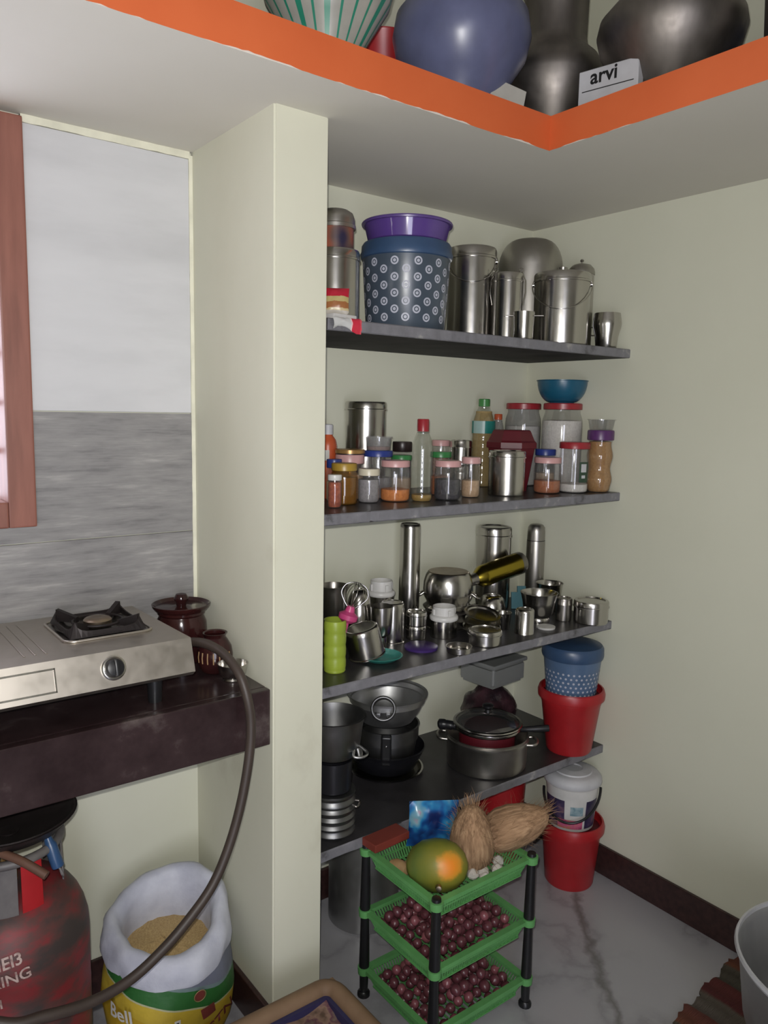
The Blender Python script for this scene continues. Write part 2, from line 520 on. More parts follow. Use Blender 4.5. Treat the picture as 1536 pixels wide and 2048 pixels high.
# plaster bead along the tile edge
bm = bmesh.new()
zz = .872
prev = None
while zz < 2.1:
    a = 0.0012 * random.random()
    r = [bm.verts.new((-1.2285 - a, -0.0085 - a, zz)), bm.verts.new((-1.2285 - a, 0, zz)), bm.verts.new((PLX, 0, zz)), bm.verts.new((PLX, -0.0095, zz))]
    if prev:
        for k in range(4): bm.faces.new((prev[k], prev[(k + 1) % 4], r[(k + 1) % 4], r[k]))
    prev = r; zz += 0.02
struct(from_bm('trim_1', bm, 'plaster_bead', smooth=False))
bm = bmesh.new()
prev = None; xx = WX1
while xx < PLX:
    a = 0.002 * random.random()
    r = [bm.verts.new((xx, 0, 2.1)), bm.verts.new((xx, -0.0095 - a, 2.1)), bm.verts.new((xx, -0.0085, 2.0855 - a)), bm.verts.new((xx, 0, 2.0855 - a))]
    if prev:
        for k in range(4): bm.faces.new((prev[k], prev[(k + 1) % 4], r[(k + 1) % 4], r[k]))
    prev = r; xx += 0.02
struct(from_bm('trim_2', bm, 'plaster_bead', smooth=False))

# skirting
struct(box('baseboard_right', -0.012, 0, YF, 0, 0, 0.099, 'skirting', bevel=0.002, segs=1))
struct(box('baseboard_back', PRX, -0.012, -0.012, 0, 0, 0.099, 'skirting', bevel=0.002, segs=1))
struct(box('baseboard_left', -3.2, PLX - .012, -0.012, 0, 0, 0.099, 'skirting', bevel=0.002, segs=1))
struct(box('baseboard_partition', PLX - 0.012, PLX, -PD, 0, 0, 0.099, 'skirting', bevel=0.002, segs=1))

# window in the back wall
win = struct(thing('window_1', None, None, (0, 0, 0)))
def rail(x0, x1, z0, z1, y0=-0.03, y1=0.1):
    return box('window_frame', x0, x1, y0, y1, z0, z1, 'frame_wood', win, bevel=0.004)
FW = 0.058
rail(WX1 - FW, WX1, WZ0, WZ1); rail(WX0, WX0 + FW, WZ0, WZ1)
rail(WX0 + FW, WX1 - FW, WZ0, WZ0 + FW); rail(WX0 + FW, WX1 - FW, WZ1 - FW, WZ1)
xm = (WX0 + WX1) / 2
rail(xm - .03, xm + .03, WZ0 + FW, WZ1 - FW)
for k in range(1, 7):
    zz = WZ0 + FW + k * (WZ1 - WZ0 - 2 * FW) / 7
    tube('window_bar', [(WX0 + FW, 0.06, zz), (WX1 - FW, 0.06, zz)], 0.006, 'iron', win)
for a, b in ((WX0 + FW, xm - .03), (xm + .03, WX1 - FW)):
    box('pane', a, b, 0.080, 0.084, WZ0 + FW, WZ1 - FW, 'clear', win)

# stone shelves between the partition and the right wall
def shelf(z, depth, label, t=0.026):
    r = thing('stone_shelf', label, 'shelf', (0, 0, z))
    sl = box('slab', PRX, 0, -depth + 0.003, 0, -t, 0, 'shelf', r)
    sl.data.materials.append(M['shelf_under'])           # only the upper face is polished
    for p in sl.data.polygons:
        if p.normal.z < -0.5: p.material_index = 1
    bm = bmesh.new(); rows = []; n = 90; w = 0; u = 0
    for i in range(n + 1):
        w = .8 * w + random.gauss(0, .0007); u = .7 * u + random.gauss(0, .0008)
        x = PRX + (0 - PRX) * i / n
        d = -depth + min(abs(w), .003)
        rows.append([bm.verts.new((x, -depth + .0035, 0.0003)), bm.verts.new((x, d, -0.0015 - abs(u))), bm.verts.new((x, d, -t + .0015 + abs(w))), bm.verts.new((x, -depth + .0035, -t - .0003))])
    for A, B in zip(rows, rows[1:]):
        for k in range(3): bm.faces.new((A[k], B[k], B[k + 1], A[k + 1]))
    from_bm('sawn_edge', bm, 'shelf_edge', r, smooth=False)
    return r
shelf(Z1, 0.414, 'highest dark stone shelf, holding the polka dot bucket and steel pails')
shelf(Z2, 0.406, 'dark stone shelf holding the spice jars and bottles')
shelf(Z3, 0.405, 'dark stone shelf crowded with small steel vessels and thermos flasks')
shelf(Z4, 0.4, 'lowest dark stone shelf, holding pans, cookers and red bucket')

# kitchen counter
ct = thing('kitchen_counter', 'polished maroon granite counter with deep front apron under the gas stove', 'counter', (0, 0, 0))
box('worktop', -3.2, PLX, -0.3755, 0, ZC - 0.03, ZC, 'counter', ct, bevel=0.003)
box('front_apron', -3.2, PLX, -0.398, -0.3757, ZC - 0.129, ZC, 'counter', ct, bevel=0.003)
# daylight through the openings is sampled through portals (they give no light of their own)
def portal(loc, rot, w, h):
    d = bpy.data.lights.new('daylight_portal', 'AREA')
    d.shape = 'RECTANGLE'; d.size = w; d.size_y = h
    d.cycles.is_portal = True
    o = bpy.data.objects.new('daylight_portal', d)
    COL.objects.link(o); o.location = loc; o.rotation_euler = rot
portal(((WX0 + WX1) / 2, 0.11, (WZ0 + WZ1) / 2), (R(-90), 0, 0), WX1 - WX0 - .1, WZ1 - WZ0 - .1)
portal(((DX0 + DX1) / 2, YF - .11, DZ / 2), (R(90), 0, 0), DX1 - DX0, DZ)

# ================================================================ builders for kitchen ware
def canister(name, label, cat, x, y, r, h, z, lid=0.16, mat='steel', group=None, bail=False, knob=False, taper=1.0, flare=1.04):
    """lidded steel tin; body and overlapping lid, optional wire bail and knob"""
    t = thing(name, label, cat, (x, y, z), to_cam(x, y), group)
    lh = h * lid
    rb = r * taper
    lathe('body', [(0, 0), (rb * .96, 0), (rb * .985, .003), (rb * .985 + (r - rb) * .1, h * .04), (r * .985, h - lh), (r * .985, h - lh * .2), (0, h - lh * .2)], mat, t)
    lathe('lid', [(r * .995, h - lh), (r * flare, h - lh), (r * flare, h - lh * .85), (r * 1.005, h - lh * .78), (r * 1.005, h - lh * .25), (r * .97, h - lh * .06), (r * .9, h), (r * .8, h), (r * .78, h - .003), (0, h - .002)], mat, t)
    if knob:
        lathe('knob', [(0, h - .003), (r * .12, h - .003), (r * .1, h + .008), (r * .2, h + .014), (r * .2, h + .02), (0, h + .023)], mat, t, seg=16)
    if bail:
        zz = h - lh * 1.15
        for s in (-1, 1):
            lathe('bail_ear', [(0, -.003), (.006, -.003), (.006, .004), (0, .004)], mat, t, (0, s * r * .995, zz), (R(-90 * s), 0, 0), seg=10)
        pts = []
        for k in range(25):
            a = PI * k / 24
            pts.append((math.sin(a) * (r + .006), math.cos(a) * (r + .004), zz - math.sin(a) * r * 0.95))
        tube('bail', pts, .0016, mat, t, seg=6)
    return t

def jar(name, label, x, y, r, h, z, lidmat, fill=None, level=0.4, lid=0.17, glass='clear', neck=0.86, group=None, lidr=1.0, cat='jar', ribs=False, shape=None):
    t = thing(name, label, cat, (x, y, z), to_cam(x, y), group)
    lh = h * lid
    hb = h - lh
    prof = shape if shape else [(0, 0.0005), (r * .86, 0.0005), (r * .97, .004), (r, .012), (r, hb * .80), (r * .97, hb * .88), (r * neck, hb * .96), (r * neck, h - lh * .2)]
    if ribs:
        q = [(0, 0.0005), (r * .86, .0005), (r * .97, .004)]
        n = 6
        for k in range(n * 4 + 1):
            f = k / (n * 4)
            q.append((r * (1 - 0.035 * (0.5 - 0.5 * math.cos(2 * PI * n * f))), .010 + f * (hb * .82 - .01)))
        prof = q + [(r * .95, hb * .9), (r * neck, hb * .97), (r * neck, h - lh * .2)]
    lathe('body', prof, glass, t, seg=32)
    if fill:
        lim = hb * level
        inner = [(max(a - .0022, 0), b + .0018) for a, b in prof if b < lim]
        inner = inner + [(inner[-1][0], lim), (inner[-1][0] * .6, lim + .0025), (0, lim + .001)]
        lathe('contents', inner, fill, t, seg=24)
    rl = r * neck * 1.06 * lidr
    n = 40
    def rib(a, rr, zz):
        return (rr * (1 - .008 * (int(round(a / (2 * PI) * n)) % 2)), zz)
    lathe('lid', [(rl * .97, h - lh), (rl, h - lh * .95), (rl, h - lh * .15), (rl * .96, h - lh * .02), (rl * .88, h), (0, h)], lidmat, t, seg=n, wob=rib)
    return t

def vessel(name, label, cat, prof, mat, x, y, z, parts=(), t=.0014, rz=0, rot=None, seg=32, group=None):
    """single-walled open bowl or pot, profile from the bottom centre to the rim"""
    o = lathe(name, hollow(prof, t), mat, None, (x, y, z), rot if rot else (0, 0, rz), seg)
    return tag(o, label, cat, group)

def bowl_prof(r, h, rb=0.55, lip=.003):
    p = [(0, 0), (r * rb, 0), (r * rb * 1.03, .002)]
    for k in range(1, 8):
        f = k / 7
        p.append((r * (rb + (1 - rb) * math.sin(f * PI / 2)), .002 + (h - .004) * (1 - math.cos(f * PI / 2)) ** .9))
    p += [(r + lip, h - .001), (r + lip, h)]
    return p

def pot_inverted(r, h, rt=0.8, round_=.22):
    """profile of a vessel standing on its rim (mouth down): rim at z=0, base on top"""
    p = [(r * 1.05, 0), (r * 1.05, .002), (r, .004), (r, h * (1 - round_ * 1.6))]
    for k in range(1, 6):
        f = k / 5
        p.append((r - (r - r * rt) * (1 - math.cos(f * PI / 2)), h * (1 - round_ * 1.6) + h * round_ * 1.6 * math.sin(f * PI / 2)))
    p += [(r * rt * .9, h), (r * rt * .88, h - .0015), (0, h - .0015)]
    return p

# ================================================================ top shelf
canister('steel_canister', 'steel canister beside the partition, under the tin with orange picture', 'canister', -0.996, -0.3, 0.058, 0.169, Z1, 0.14)
cx, cy, cr, chh = -0.996, -0.3, 0.058, 0.169
t = thing('printed_tin', 'dark printed tin with domed lid, stacked on a steel canister', 'tin', (cx, cy, Z1 + chh), to_cam(cx, cy))
M['print_tin'] = mottled('print_tin', [(0.36, srgb(40, 36, 60)), (0.46, srgb(96, 70, 62)), (0.56, srgb(150, 78, 54)), (0.7, srgb(118, 92, 74))], 9, 0.35, 2)
lathe('body', [(0, 0), (.043, 0), (.043, .052), (0, .052)], 'print_tin', t)
lathe('lid', [(.043, .048), (.0475, .048), (.0475, .056), (.0455, .058), (.045, .072), (.041, .083), (.030, .090), (.012, .093), (0, .0935)], 'steel_dull', t)

# polka dot bucket
bx_, by_, br_, bh_ = -0.758, -0.27, 0.116, 0.22
t = thing('lidded_bucket', 'slate blue plastic bucket printed with white ringed dots, purple basin on top', 'bucket', (bx_, by_, Z1), to_cam(bx_, by_))
M['slate'] = plain('slate_translucent_plastic', srgb(68, 78, 90), 0.3)
M['dot_white'] = plain('dot_white_print', srgb(176, 178, 190), 0.5)
HB = bh_ - .036
def rb_at(z): return br_ * (.87 + .10 * z / HB)
lathe('body', [(0, 0), (br_ * .84, 0), (rb_at(0), .006), (rb_at(HB), HB), (0, HB)], 'slate', t, seg=48)
lathe('lid', [(rb_at(HB), HB - .004), (br_ * 1.0, HB - .002), (br_ * 1.02, HB + .008), (br_ * 1.0, HB + .013), (br_ * .99, HB + .028), (br_ * .95, HB + .035), (br_ * .9, HB + .036), (0, HB + .034)], 'denim', t, seg=48)
def ring_dot(parent, a, z, rad, rfun, mat, dark):
    """a printed ringed dot, curved onto the bucket side: disc, dark ring, centre"""
    def patch(name, r0, r1, m, off):
        bm = bmesh.new(); A = []; B = []
        for k in range(16):
            th = 2 * PI * k / 16
            row = []
            for rr in (r0, r1):
                zz = z + rr * math.sin(th); Rr = rfun(zz) + off
                aa = a + rr * math.cos(th) / Rr
                row.append(bm.verts.new((Rr * math.cos(aa), Rr * math.sin(aa), zz)))
            A.append(row)
        for k in range(16):
            j = (k + 1) % 16
            bm.faces.new((A[k][0], A[k][1], A[j][1], A[j][0]))
        return from_bm(name, bm, m, parent, smooth=False)
    d = patch('printed_dot', rad * .62, rad, mat, .0006)
    patch('printed_dot', .0004, rad * .38, mat, .0006)
for c in range(-5, 6):
    for k in range(4):
        zz = .030 + k * .038 + (.019 if c % 2 else 0)
        if zz < HB - .018:
            ring_dot(t, c * 0.262, zz, .0102, rb_at, 'dot_white', 'slate')
# purple basin on it
pz = Z1 + HB + .0365
t = thing('plastic_basin', 'purple plastic basin resting on the dotted bucket lid', 'basin', (bx_, by_, pz))
M['purple_clear'] = clear('purple_translucent', (0.45, 0.34, 0.68, 1), 0.08, 0.66, srgb(100, 72, 150))
lathe('bowl', hollow([(0, 0), (br_ * .80, 0), (br_ * .85, .004), (br_ * .94, .046)], .0012), 'purple_clear', t, seg=48)
lathe('rim', [(br_ * .93, .043), (br_ * .99, .043), (br_ * 1.0, .047), (br_ * .985, .05), (br_ * .92, .05), (br_ * .93, .043)], 'purple', t, seg=48)

# crisp packet and crumpled wrapper
def pillow(name, w, h, d, mat, parent=None, loc=(0, 0, 0), rot=None, nx=10, ny=10, crimp=.12, jit=.06):
    """puffed foil packet standing in its own xz plane"""
    bm = bmesh.new(); F = []; B = []
    for i in range(nx + 1):
        f0 = []; b0 = []
        for j in range(ny + 1):
            u = i / nx * 2 - 1; v = j / ny * 2 - 1
            e = max(0, (1 - u * u)) ** .5 * max(0, (1 - max(0, (abs(v) - crimp / 2) / (1 - crimp / 2)) ** 2)) ** .5
            wob = random.gauss(0, jit) * d
            x = u * w / 2 * (1 - .05 * (1 - v * v)); zz = (v + 1) / 2 * h
            edge = i in (0, nx) or j in (0, ny)
            f0.append(bm.verts.new((x, -d / 2 * e + (0 if edge else wob), zz)))
            b0.append(f0[-1] if edge else bm.verts.new((x, d / 2 * e + wob, zz)))
        F.append(f0); B.append(b0)
    for i in range(nx):
        for j in range(ny):
            bm.faces.new((F[i][j], F[i + 1][j], F[i + 1][j + 1], F[i][j + 1]))
            q = (B[i][j], B[i][j + 1], B[i + 1][j + 1], B[i + 1][j])
            if len(set(q)) >= 3 and set(q) != {F[i][j], F[i + 1][j], F[i + 1][j + 1], F[i][j + 1]}:
                try: bm.faces.new(q)
                except ValueError: pass
    return from_bm(name, bm, mat, parent, loc, rot, True, 70)
def banded(name, stops, h, axis='Z', rough=.35, extra=None, constant=True):
    """flat print in bands along an axis of the object"""
    m, nt, b = new_mat(name)
    tc = nt.nodes.new('ShaderNodeTexCoord'); sp = nt.nodes.new('ShaderNodeSeparateXYZ')
    nt.links.new(tc.outputs['Object'], sp.inputs[0])
    dv = nt.nodes.new('ShaderNodeMath'); dv.operation = 'DIVIDE'; dv.inputs[1].default_value = h
    nt.links.new(sp.outputs[axis], dv.inputs[0])
    src = dv.outputs[0]
    if extra:
        ad = nt.nodes.new('ShaderNodeMath'); ad.operation = 'MULTIPLY_ADD'; ad.inputs[1].default_value = extra[1]
        nt.links.new(noise(nt, coords(nt), extra[0], 3), ad.inputs[0]); nt.links.new(src, ad.inputs[2])
        src = ad.outputs[0]
    n = nt.nodes.new('ShaderNodeValToRGB')
    if constant: n.color_ramp.interpolation = 'CONSTANT'
    e = n.color_ramp.elements
    while len(e) < len(stops): e.new(.5)
    for k, (p, c) in enumerate(stops):
        e[k].position = p; e[k].color = c
    nt.links.new(src, n.inputs[0])
    nt.links.new(n.outputs[0], b.inputs['Base Color'])
    b.inputs['Roughness'].default_value = rough
    return m
M['snack_print'] = banded('snack_print', [(0, srgb(176, 170, 160)), (.2, srgb(186, 170, 130)), (.28, srgb(150, 98, 58)), (.52, srgb(176, 160, 108)), (.72, srgb(170, 30, 50))], .062, extra=(90, .12))
px_, py_, pz_ = -1.04, -0.374, 1.691
o = pillow('snack_packet', .058, .062, .022, 'snack_print', None, (px_, py_, Z1 + .013), (R(-12), 0, to_cam(px_, py_) + PI / 2))
tag(o, 'small snack packet with red top and picture of round biscuits', 'packet')
M['foil'] = plain('foil_wrapper', srgb(188, 186, 184), .3, bumps=.3)
o = box('flat_carton', -.035, .035, -.03, .03, 0, .012, 'foil', None, (px_ - .002, py_ - .004, Z1), (0, 0, .15), bevel=.003)
tag(o, 'flat silver carton lying under the small snack packet', 'carton')
M['wrapper_red'] = banded('wrapper_red', [(0, srgb(190, 190, 188)), (.66, srgb(226, 190, 190)), (.70, srgb(196, 46, 66)), (1.0, srgb(200, 80, 90))], .075, 'X', .3, extra=(40, .1))
qx, qy, qz = -1.095, -0.418, 1.667
bm = bmesh.new()
rows = []
for i in range(13):
    row = []
    for j in range(7):
        u = i / 12; v = j / 6
        row.append(bm.verts.new((u * .075, -.004 * math.sin(v * PI) - random.random() * .003 - .0006, -.026 * v + .008 * math.sin(u * 5) * v + random.gauss(0, .0006))))
    rows.append(row)
back = [[bm.verts.new(v.co + Vector((0, .0006, 0))) for v in row] for row in rows]
for i in range(12):
    for j in range(6):
        bm.faces.new((rows[i][j], rows[i + 1][j], rows[i + 1][j + 1], rows[i][j + 1]))
        bm.faces.new((back[i][j], back[i][j + 1], back[i + 1][j + 1], back[i + 1][j]))
for i in range(12):
    bm.faces.new((rows[i][0], back[i][0], back[i + 1][0], rows[i + 1][0])); bm.faces.new((rows[i][6], rows[i + 1][6], back[i + 1][6], back[i][6]))
for j in range(6):
    bm.faces.new((rows[0][j], rows[0][j + 1], back[0][j + 1], back[0][j])); bm.faces.new((rows[12][j], back[12][j], back[12][j + 1], rows[12][j + 1]))
o = from_bm('crumpled_wrapper', bm, 'wrapper_red', None, (PRX + .012, -.4155, Z1 + .003), None, True, 70)
tag(o, 'crumpled silver wrapper with red end hanging over the shelf edge', 'wrapper')

canister('steel_pail', 'large straight steel pail with wire handle beside the dotted bucket', 'pail', -0.426, -0.16, 0.07, 0.273, Z1, 0.12, bail=True)
# milk can with clips
mx_, my_, mr_, mh_ = -0.387, -0.27, 0.042, 0.194
t = canister('milk_can', 'narrow steel milk can with side clamps behind the small handled cup', 'can', mx_, my_, mr_, mh_, Z1, 0.13)
for s in (-1, 1):
    tube('clamp', [(0, s * mr_ * 1.02, mh_ * .55), (.004, s * (mr_ + .007), mh_ * .72), (.002, s * (mr_ + .006), mh_ * .9), (0, s * mr_ * .9, mh_ + .004)], .002, 'steel', t, seg=6)
    tube('clamp', circle(.006, 0, 12), .0015, 'steel', t, (0, s * mr_ * .85, mh_ + .008), (R(90), 0, R(90)), seg=6, closed=True)
# big vessel standing mouth down
dx_, dy_, dr_, dh_ = -0.136, -0.12, 0.102, 0.342
cp = [(.104, 0), (.104, .003), (.1, .006), (.1, dh_ - .085)] + [(.1 - .055 * (1 - math.cos(k / 8 * PI / 2)) , dh_ - .085 + .085 * math.sin(k / 8 * PI / 2)) for k in range(1, 9)] + [(.03, dh_ + .004), (0, dh_ + .005)]
o = lathe('steel_cauldron', cp, 'steel_dull', None, (min(dx_, -.106), dy_, Z1), None, 40)
tag(o, 'big round-bottomed steel vessel standing mouth down in the corner', 'vessel')
# lidded pail in front
lx, ly, lr, lh = -0.2, -0.308, 0.083, 0.21
t = canister('tiffin_pail', 'wide lidded steel pail with knob and thin wire handle', 'pail', lx, ly, lr, lh, Z1, 0.13, bail=True, taper=.97, flare=1.03)
lathe('knob', [(0, lh - .004), (.016, lh - .004), (.016, lh + .006), (.011, lh + .008), (.013, lh + .018), (.006, lh + .02), (0, lh + .02)], 'steel_dull', t, seg=18)
# lidded container behind
ex, ey, er, eh = -0.05, -0.254, 0.04, 0.257
t = thing('steel_container', 'tall steel container with domed lid and knob behind the wide pail', 'container', (ex, ey, Z1), to_cam(ex, ey))
lathe('body', [(0, 0), (er * .96, 0), (er * .98, .003), (er * .98, eh - .02), (0, eh - .02)], 'steel', t)
lathe('lid', [(er * .99, eh - .026), (er * 1.03, eh - .026), (er * 1.03, eh - .02), (er * .95, eh - .008), (er * .7, eh + .003), (er * .3, eh + .008), (0, eh + .009)], 'steel_dull', t)
lathe('knob', [(0, eh + .006), (.0035, eh + .006), (.003, eh + .013), (.006, eh + .017), (.004, eh + .021), (0, eh + .022)], 'steel_dull', t, seg=14)
tube('side_ring', circle(.013, 0, 16), .0022, 'steel', t, (.0, er + .004, .06), (0, R(90), 0), seg=6, closed=True)
# cup with two flat ears
kx, ky, kr, kh = -0.433, -0.378, 0.028, 0.074
t = thing('steel_cup', 'small steel cup with two flat side ears before the pails', 'cup', (kx, ky, Z1), to_cam(kx, ky))
lathe('body', hollow([(0, 0), (kr * .9, 0), (kr * .93, .002), (kr * .95, kh * .45), (kr, kh * .8), (kr * 1.03, kh)], .0012), 'steel', t)
for s in (-1, 1):
    box('ear', -.006, .006, s * kr * .95 if s > 0 else -kr * 1.9, kr * 1.9 if s > 0 else -kr * .95, kh - .012, kh - .009, 'steel', t, bevel=.001, segs=1)
# tumbler with a waist
wx, wy, wr, wh = -0.049, -0.36, 0.043, 0.106
o = lathe('steel_tumbler', hollow([(0, 0), (wr * .70, 0), (wr * .72, .002), (wr * .80, wh * .35), (wr * .98, wh * .62), (wr, wh * .72), (wr * .97, wh * .82), (wr * .90, wh)], .0012), 'steel', None, (wx, wy, Z1))
tag(o, 'steel tumbler with bulging shoulder at the open end of the highest shelf', 'tumbler')

# ================================================================ spice shelf
def curved_patch(name, r, a0, a1, z0, z1, mat, parent, n=8):
    bm = bmesh.new(); rows = []
    for k in range(n + 1):
        a = a0 + (a1 - a0) * k / n
        rows.append([bm.verts.new((r * math.cos(a), r * math.sin(a), zz)) for zz in (z0, z1)])
    for A, B in zip(rows, rows[1:]): bm.faces.new((A[0], B[0], B[1], A[1]))
    return from_bm(name, bm, mat, parent)
jar('spice_jar', 'tiny jar of reddish pickle with a white cap beside the partition', -0.992, -0.304, 0.018, 0.081, Z2, 'white', 'chilli', .92, .17, 'clear', .9)
jar('honey_jar', 'mustard yellow jar with matching lid behind the tiny pickle jar', -0.929, -0.252, 0.034, 0.104, Z2, 'mustard', 'honey', .8, .18, 'clear_amber', .9)
x_, y_, r_, h_ = -0.918, -0.19, 0.022, 0.11
jar('spice_jar', 'jar with indigo lid half hidden by the mustard jar', x_, y_, r_, h_, Z2, 'blue_lid', 'tan_powder', .6, .2)
# orange squeeze bottle
x_, y_, r_, h_ = -0.886, -0.11, 0.021, 0.196
t = thing('squeeze_bottle', 'orange plastic bottle with grey cap against the partition', 'bottle', (max(x_, PRX + .03), y_, Z2), to_cam(x_, y_))
lathe('body', [(0, 0), (.022, 0), (.0245, .004), (.0245, h_ * .72), (.021, h_ * .8), (.012, h_ * .86), (.012, h_ * .9), (0, h_ * .9)], 'orange_p', t)
lathe('cap', [(.0135, h_ * .87), (.0135, h_), (.011, h_ + .002), (0, h_ + .002)], 'greywhite', t, seg=18)
box('label_patch', .0238, .0252, -.009, .004, h_ * .52, h_ * .66, 'offwhite', t)
canister('steel_canister', 'tall plain steel canister standing behind the spice jars', 'canister', -0.728, -0.064, 0.059, 0.262, Z2, 0.1)
x_, y_, r_, h_ = -0.852, -0.165, 0.039, 0.12
jar('spice_jar', 'jar with broad pink lid under a flat gold-rimmed tin', x_, y_, r_, h_, Z2, 'pink', 'tan_powder', .7, .2, neck=.94)
t = thing('flat_tin', 'flat tin with brown lid and gold rim on a pink-lidded jar', 'tin', (x_, y_, Z2 + h_))
lathe('body', [(0, 0), (r_ * .98, 0), (r_ * .98, .006), (0, .006)], 'blackbrown', t)
lathe('rim', [(r_ * .98, .003), (r_ * 1.03, .003), (r_ * 1.03, .012), (r_ * .96, .014), (0, .014)], 'gold', t)
x_, y_, r_, h_ = -0.765, -0.175, 0.039, 0.13
jar('spice_jar', 'clear jar with royal blue lid supporting a small clear tub', x_, y_, r_, h_, Z2, 'blue_lid', 'grey_salt', .5, .13, neck=.96)
t = thing('plastic_tub', 'small clear plastic tub standing on the blue lid', 'tub', (x_, y_, Z2 + h_))
lathe('body', hollow([(0, 0), (r_ * .80, 0), (r_ * .84, .002), (r_ * .9, .034)], .001), 'clear_grey', t)
lathe('rim', [(r_ * .9, .034), (r_ * .99, .034), (r_ * .99, .037), (r_ * .88, .037)], 'clear_grey', t)
lathe('contents', [(0, .002), (r_ * .80, .002), (r_ * .82, .010), (0, .011)], 'masala', t)
jar('spice_jar', 'small jar of greyish salt with a cream lid', -0.851, -0.251, 0.029, 0.088, Z2, 'cream', 'grey_salt', .85, .2, neck=.92)
GJ = 'pink-lidded jars'
jar('spice_jar', 'pink-lidded jar a third full of orange turmeric', -0.769, -0.257, 0.04, 0.108, Z2, 'pink', 'turmeric', .35, .16, neck=.90, group=GJ)
x_, y_, r_, h_ = -0.676, -0.165, 0.029, 0.115
jar('spice_jar', 'green-lidded jar behind the turmeric, under the black-lidded jar', x_, y_, r_, h_, Z2, 'green_lid', 'tan_powder', .5, .12, neck=.96)
x_, y_, r_, h_ = -0.598, -0.07, 0.028, 0.148
jar('spice_jar', 'dark brown jar with black lid at the back by the canister', x_, y_, r_, h_, Z2, 'blackbrown', 'pepper', .9, .2, neck=.98)
# red capped oil bottle
def pet(label, x, y, r, h, z, capmat, fill, level, cap=.11, glass='clear_green', shoulder=.30, bands=True, neckr=.42):
    t = thing('plastic_bottle', label, 'bottle', (x, y, z), to_cam(x, y))
    hc = h * (1 - cap); hs = h * (1 - cap - shoulder)
    p = [(0, .004), (r * .5, .001), (r * .86, .0), (r * .98, .006)]
    n = 7
    for k in range(n * 4 + 1):
        f = k / (n * 4)
        p.append((r * (1 - (.035 * (.5 - .5 * math.cos(2 * PI * n * f)) if bands else 0)), .01 + f * (hs - .01)))
    for k in range(1, 7):
        f = k / 6
        p.append((r * (neckr + (1 - neckr) * (math.cos(f * PI / 2) ** .8)), hs + (hc - hs) * f ** .9))
    p.append((r * neckr, hc + .004))
    lathe('body', p, glass, t, seg=32)
    lim = h * level
    if lim > 0:
        inner = [(max(a - .002, 0), b + .0015) for a, b in p if b < lim]
        lathe('contents', inner + [(inner[-1][0], lim), (0, lim)], fill, t, seg=24)
    rc = r * neckr * 1.18
    lathe('cap', [(rc, hc), (rc, h - .002), (rc * .9, h), (0, h)], capmat, t, seg=24)
    lathe('neck_ring', [(rc * .9, hc - .006), (rc * 1.08, hc - .006), (rc * 1.08, hc - .003), (rc * .9, hc - .003)], glass, t, seg=24)
    return t
pet('clear oil bottle with red cap and a little oil left', -0.705, -0.29, 0.029, 0.217, Z2, 'redlid', 'oil', .08, .15, shoulder=.27, neckr=.46)
jar('spice_jar', 'pink-lidded jar of black pepper seeds', -0.621, -0.299, 0.037, 0.107, Z2, 'pink', 'pepper', .62, .16, neck=.92, group=GJ)
jar('spice_jar', 'pink-lidded jar half full of tan powder', -0.519, -0.282, 0.027, 0.113, Z2, 'pink', 'tan_powder', .5, .16, neck=.94, group=GJ)
x_, y_, r_, h_ = -0.556, -0.195, 0.03, 0.124
jar('spice_jar', 'green-lidded jar behind the black pepper jar', x_, y_, r_, h_, Z2, 'green_lid', 'masala', .5, .13, neck=.97)
x_, y_, r_, h_ = -0.438, -0.06, 0.028, 0.151
jar('spice_jar', 'jar of brown powder with pinkish lid behind the green-lidded jar', x_, y_, r_, h_, Z2, 'pink', 'masala', .8, .12, neck=.95)
x_, y_, r_, h_ = -0.409, -0.12, 0.033, 0.153
canister('steel_tin', 'squat steel tin at the bottom of a stack of two', 'tin', x_, y_, r_, h_ * .5, Z2, .3)
canister('steel_tin', 'squat steel tin on top of another behind the pink-lidded jars', 'tin', x_, y_, r_, h_ * .5, Z2 + h_ * .5, .3)
# green capped bottle with teal label
x_, y_, r_, h_ = -0.253, -0.055, 0.037, 0.281
t = pet('tall drink bottle with green cap and teal label, half behind the red box', x_, y_, r_, h_, Z2, 'green', 'juice', .86, .085, shoulder=.30)
M['label_pale'] = plain('pale_label_print', srgb(150, 176, 172), .4)
M['label_teal'] = plain('teal_label_print', srgb(24, 118, 110), .4)
curved_patch('label_wrap', r_ + .0006, -1.0, .12, h_ * .61, h_ * .75, 'label_pale', t)
curved_patch('label_wrap', r_ + .0006, .12, 1.5, h_ * .61, h_ * .75, 'label_teal', t)
curved_patch('label_wrap', r_ + .0006, -1.6, -1.0, h_ * .61, h_ * .75, 'label_teal', t)
x_, y_, r_, h_ = -0.177, -0.045, 0.023, 0.234
pet('slim bottle with orange cap against the back wall', x_, y_, r_ * .95, h_, Z2, 'orange_p', 'tan_powder', .5, .08, glass='clear_grey', bands=False, neckr=.5)
# white-content jars with red lids
x_, y_, r_, h_ = -0.094, -0.078, 0.059, 0.271
jar('pet_jar', 'big milky jar with red lid beside the corner, behind the red box', min(x_, -.062), y_, r_, h_, Z2, 'redlid', 'white_powder', .78, .075, 'clear_grey', .86, lidr=1.06)
ux, uy, ur_, uh = -0.072, -0.225, 0.067, 0.272
jar('pet_jar', 'big jar of white flour with red lid carrying a teal bowl', ux, uy, .064, uh, Z2, 'redlid', 'white_powder', .86, .075, 'clear', .86, lidr=1.04)
o = vessel('plastic_bowl', 'teal blue plastic bowl on the red lid of a flour jar', 'bowl', bowl_prof(.078, .070, .48), 'teal_bowl', max(ux, -.2) - .008, uy, Z2 + uh, t=.002)
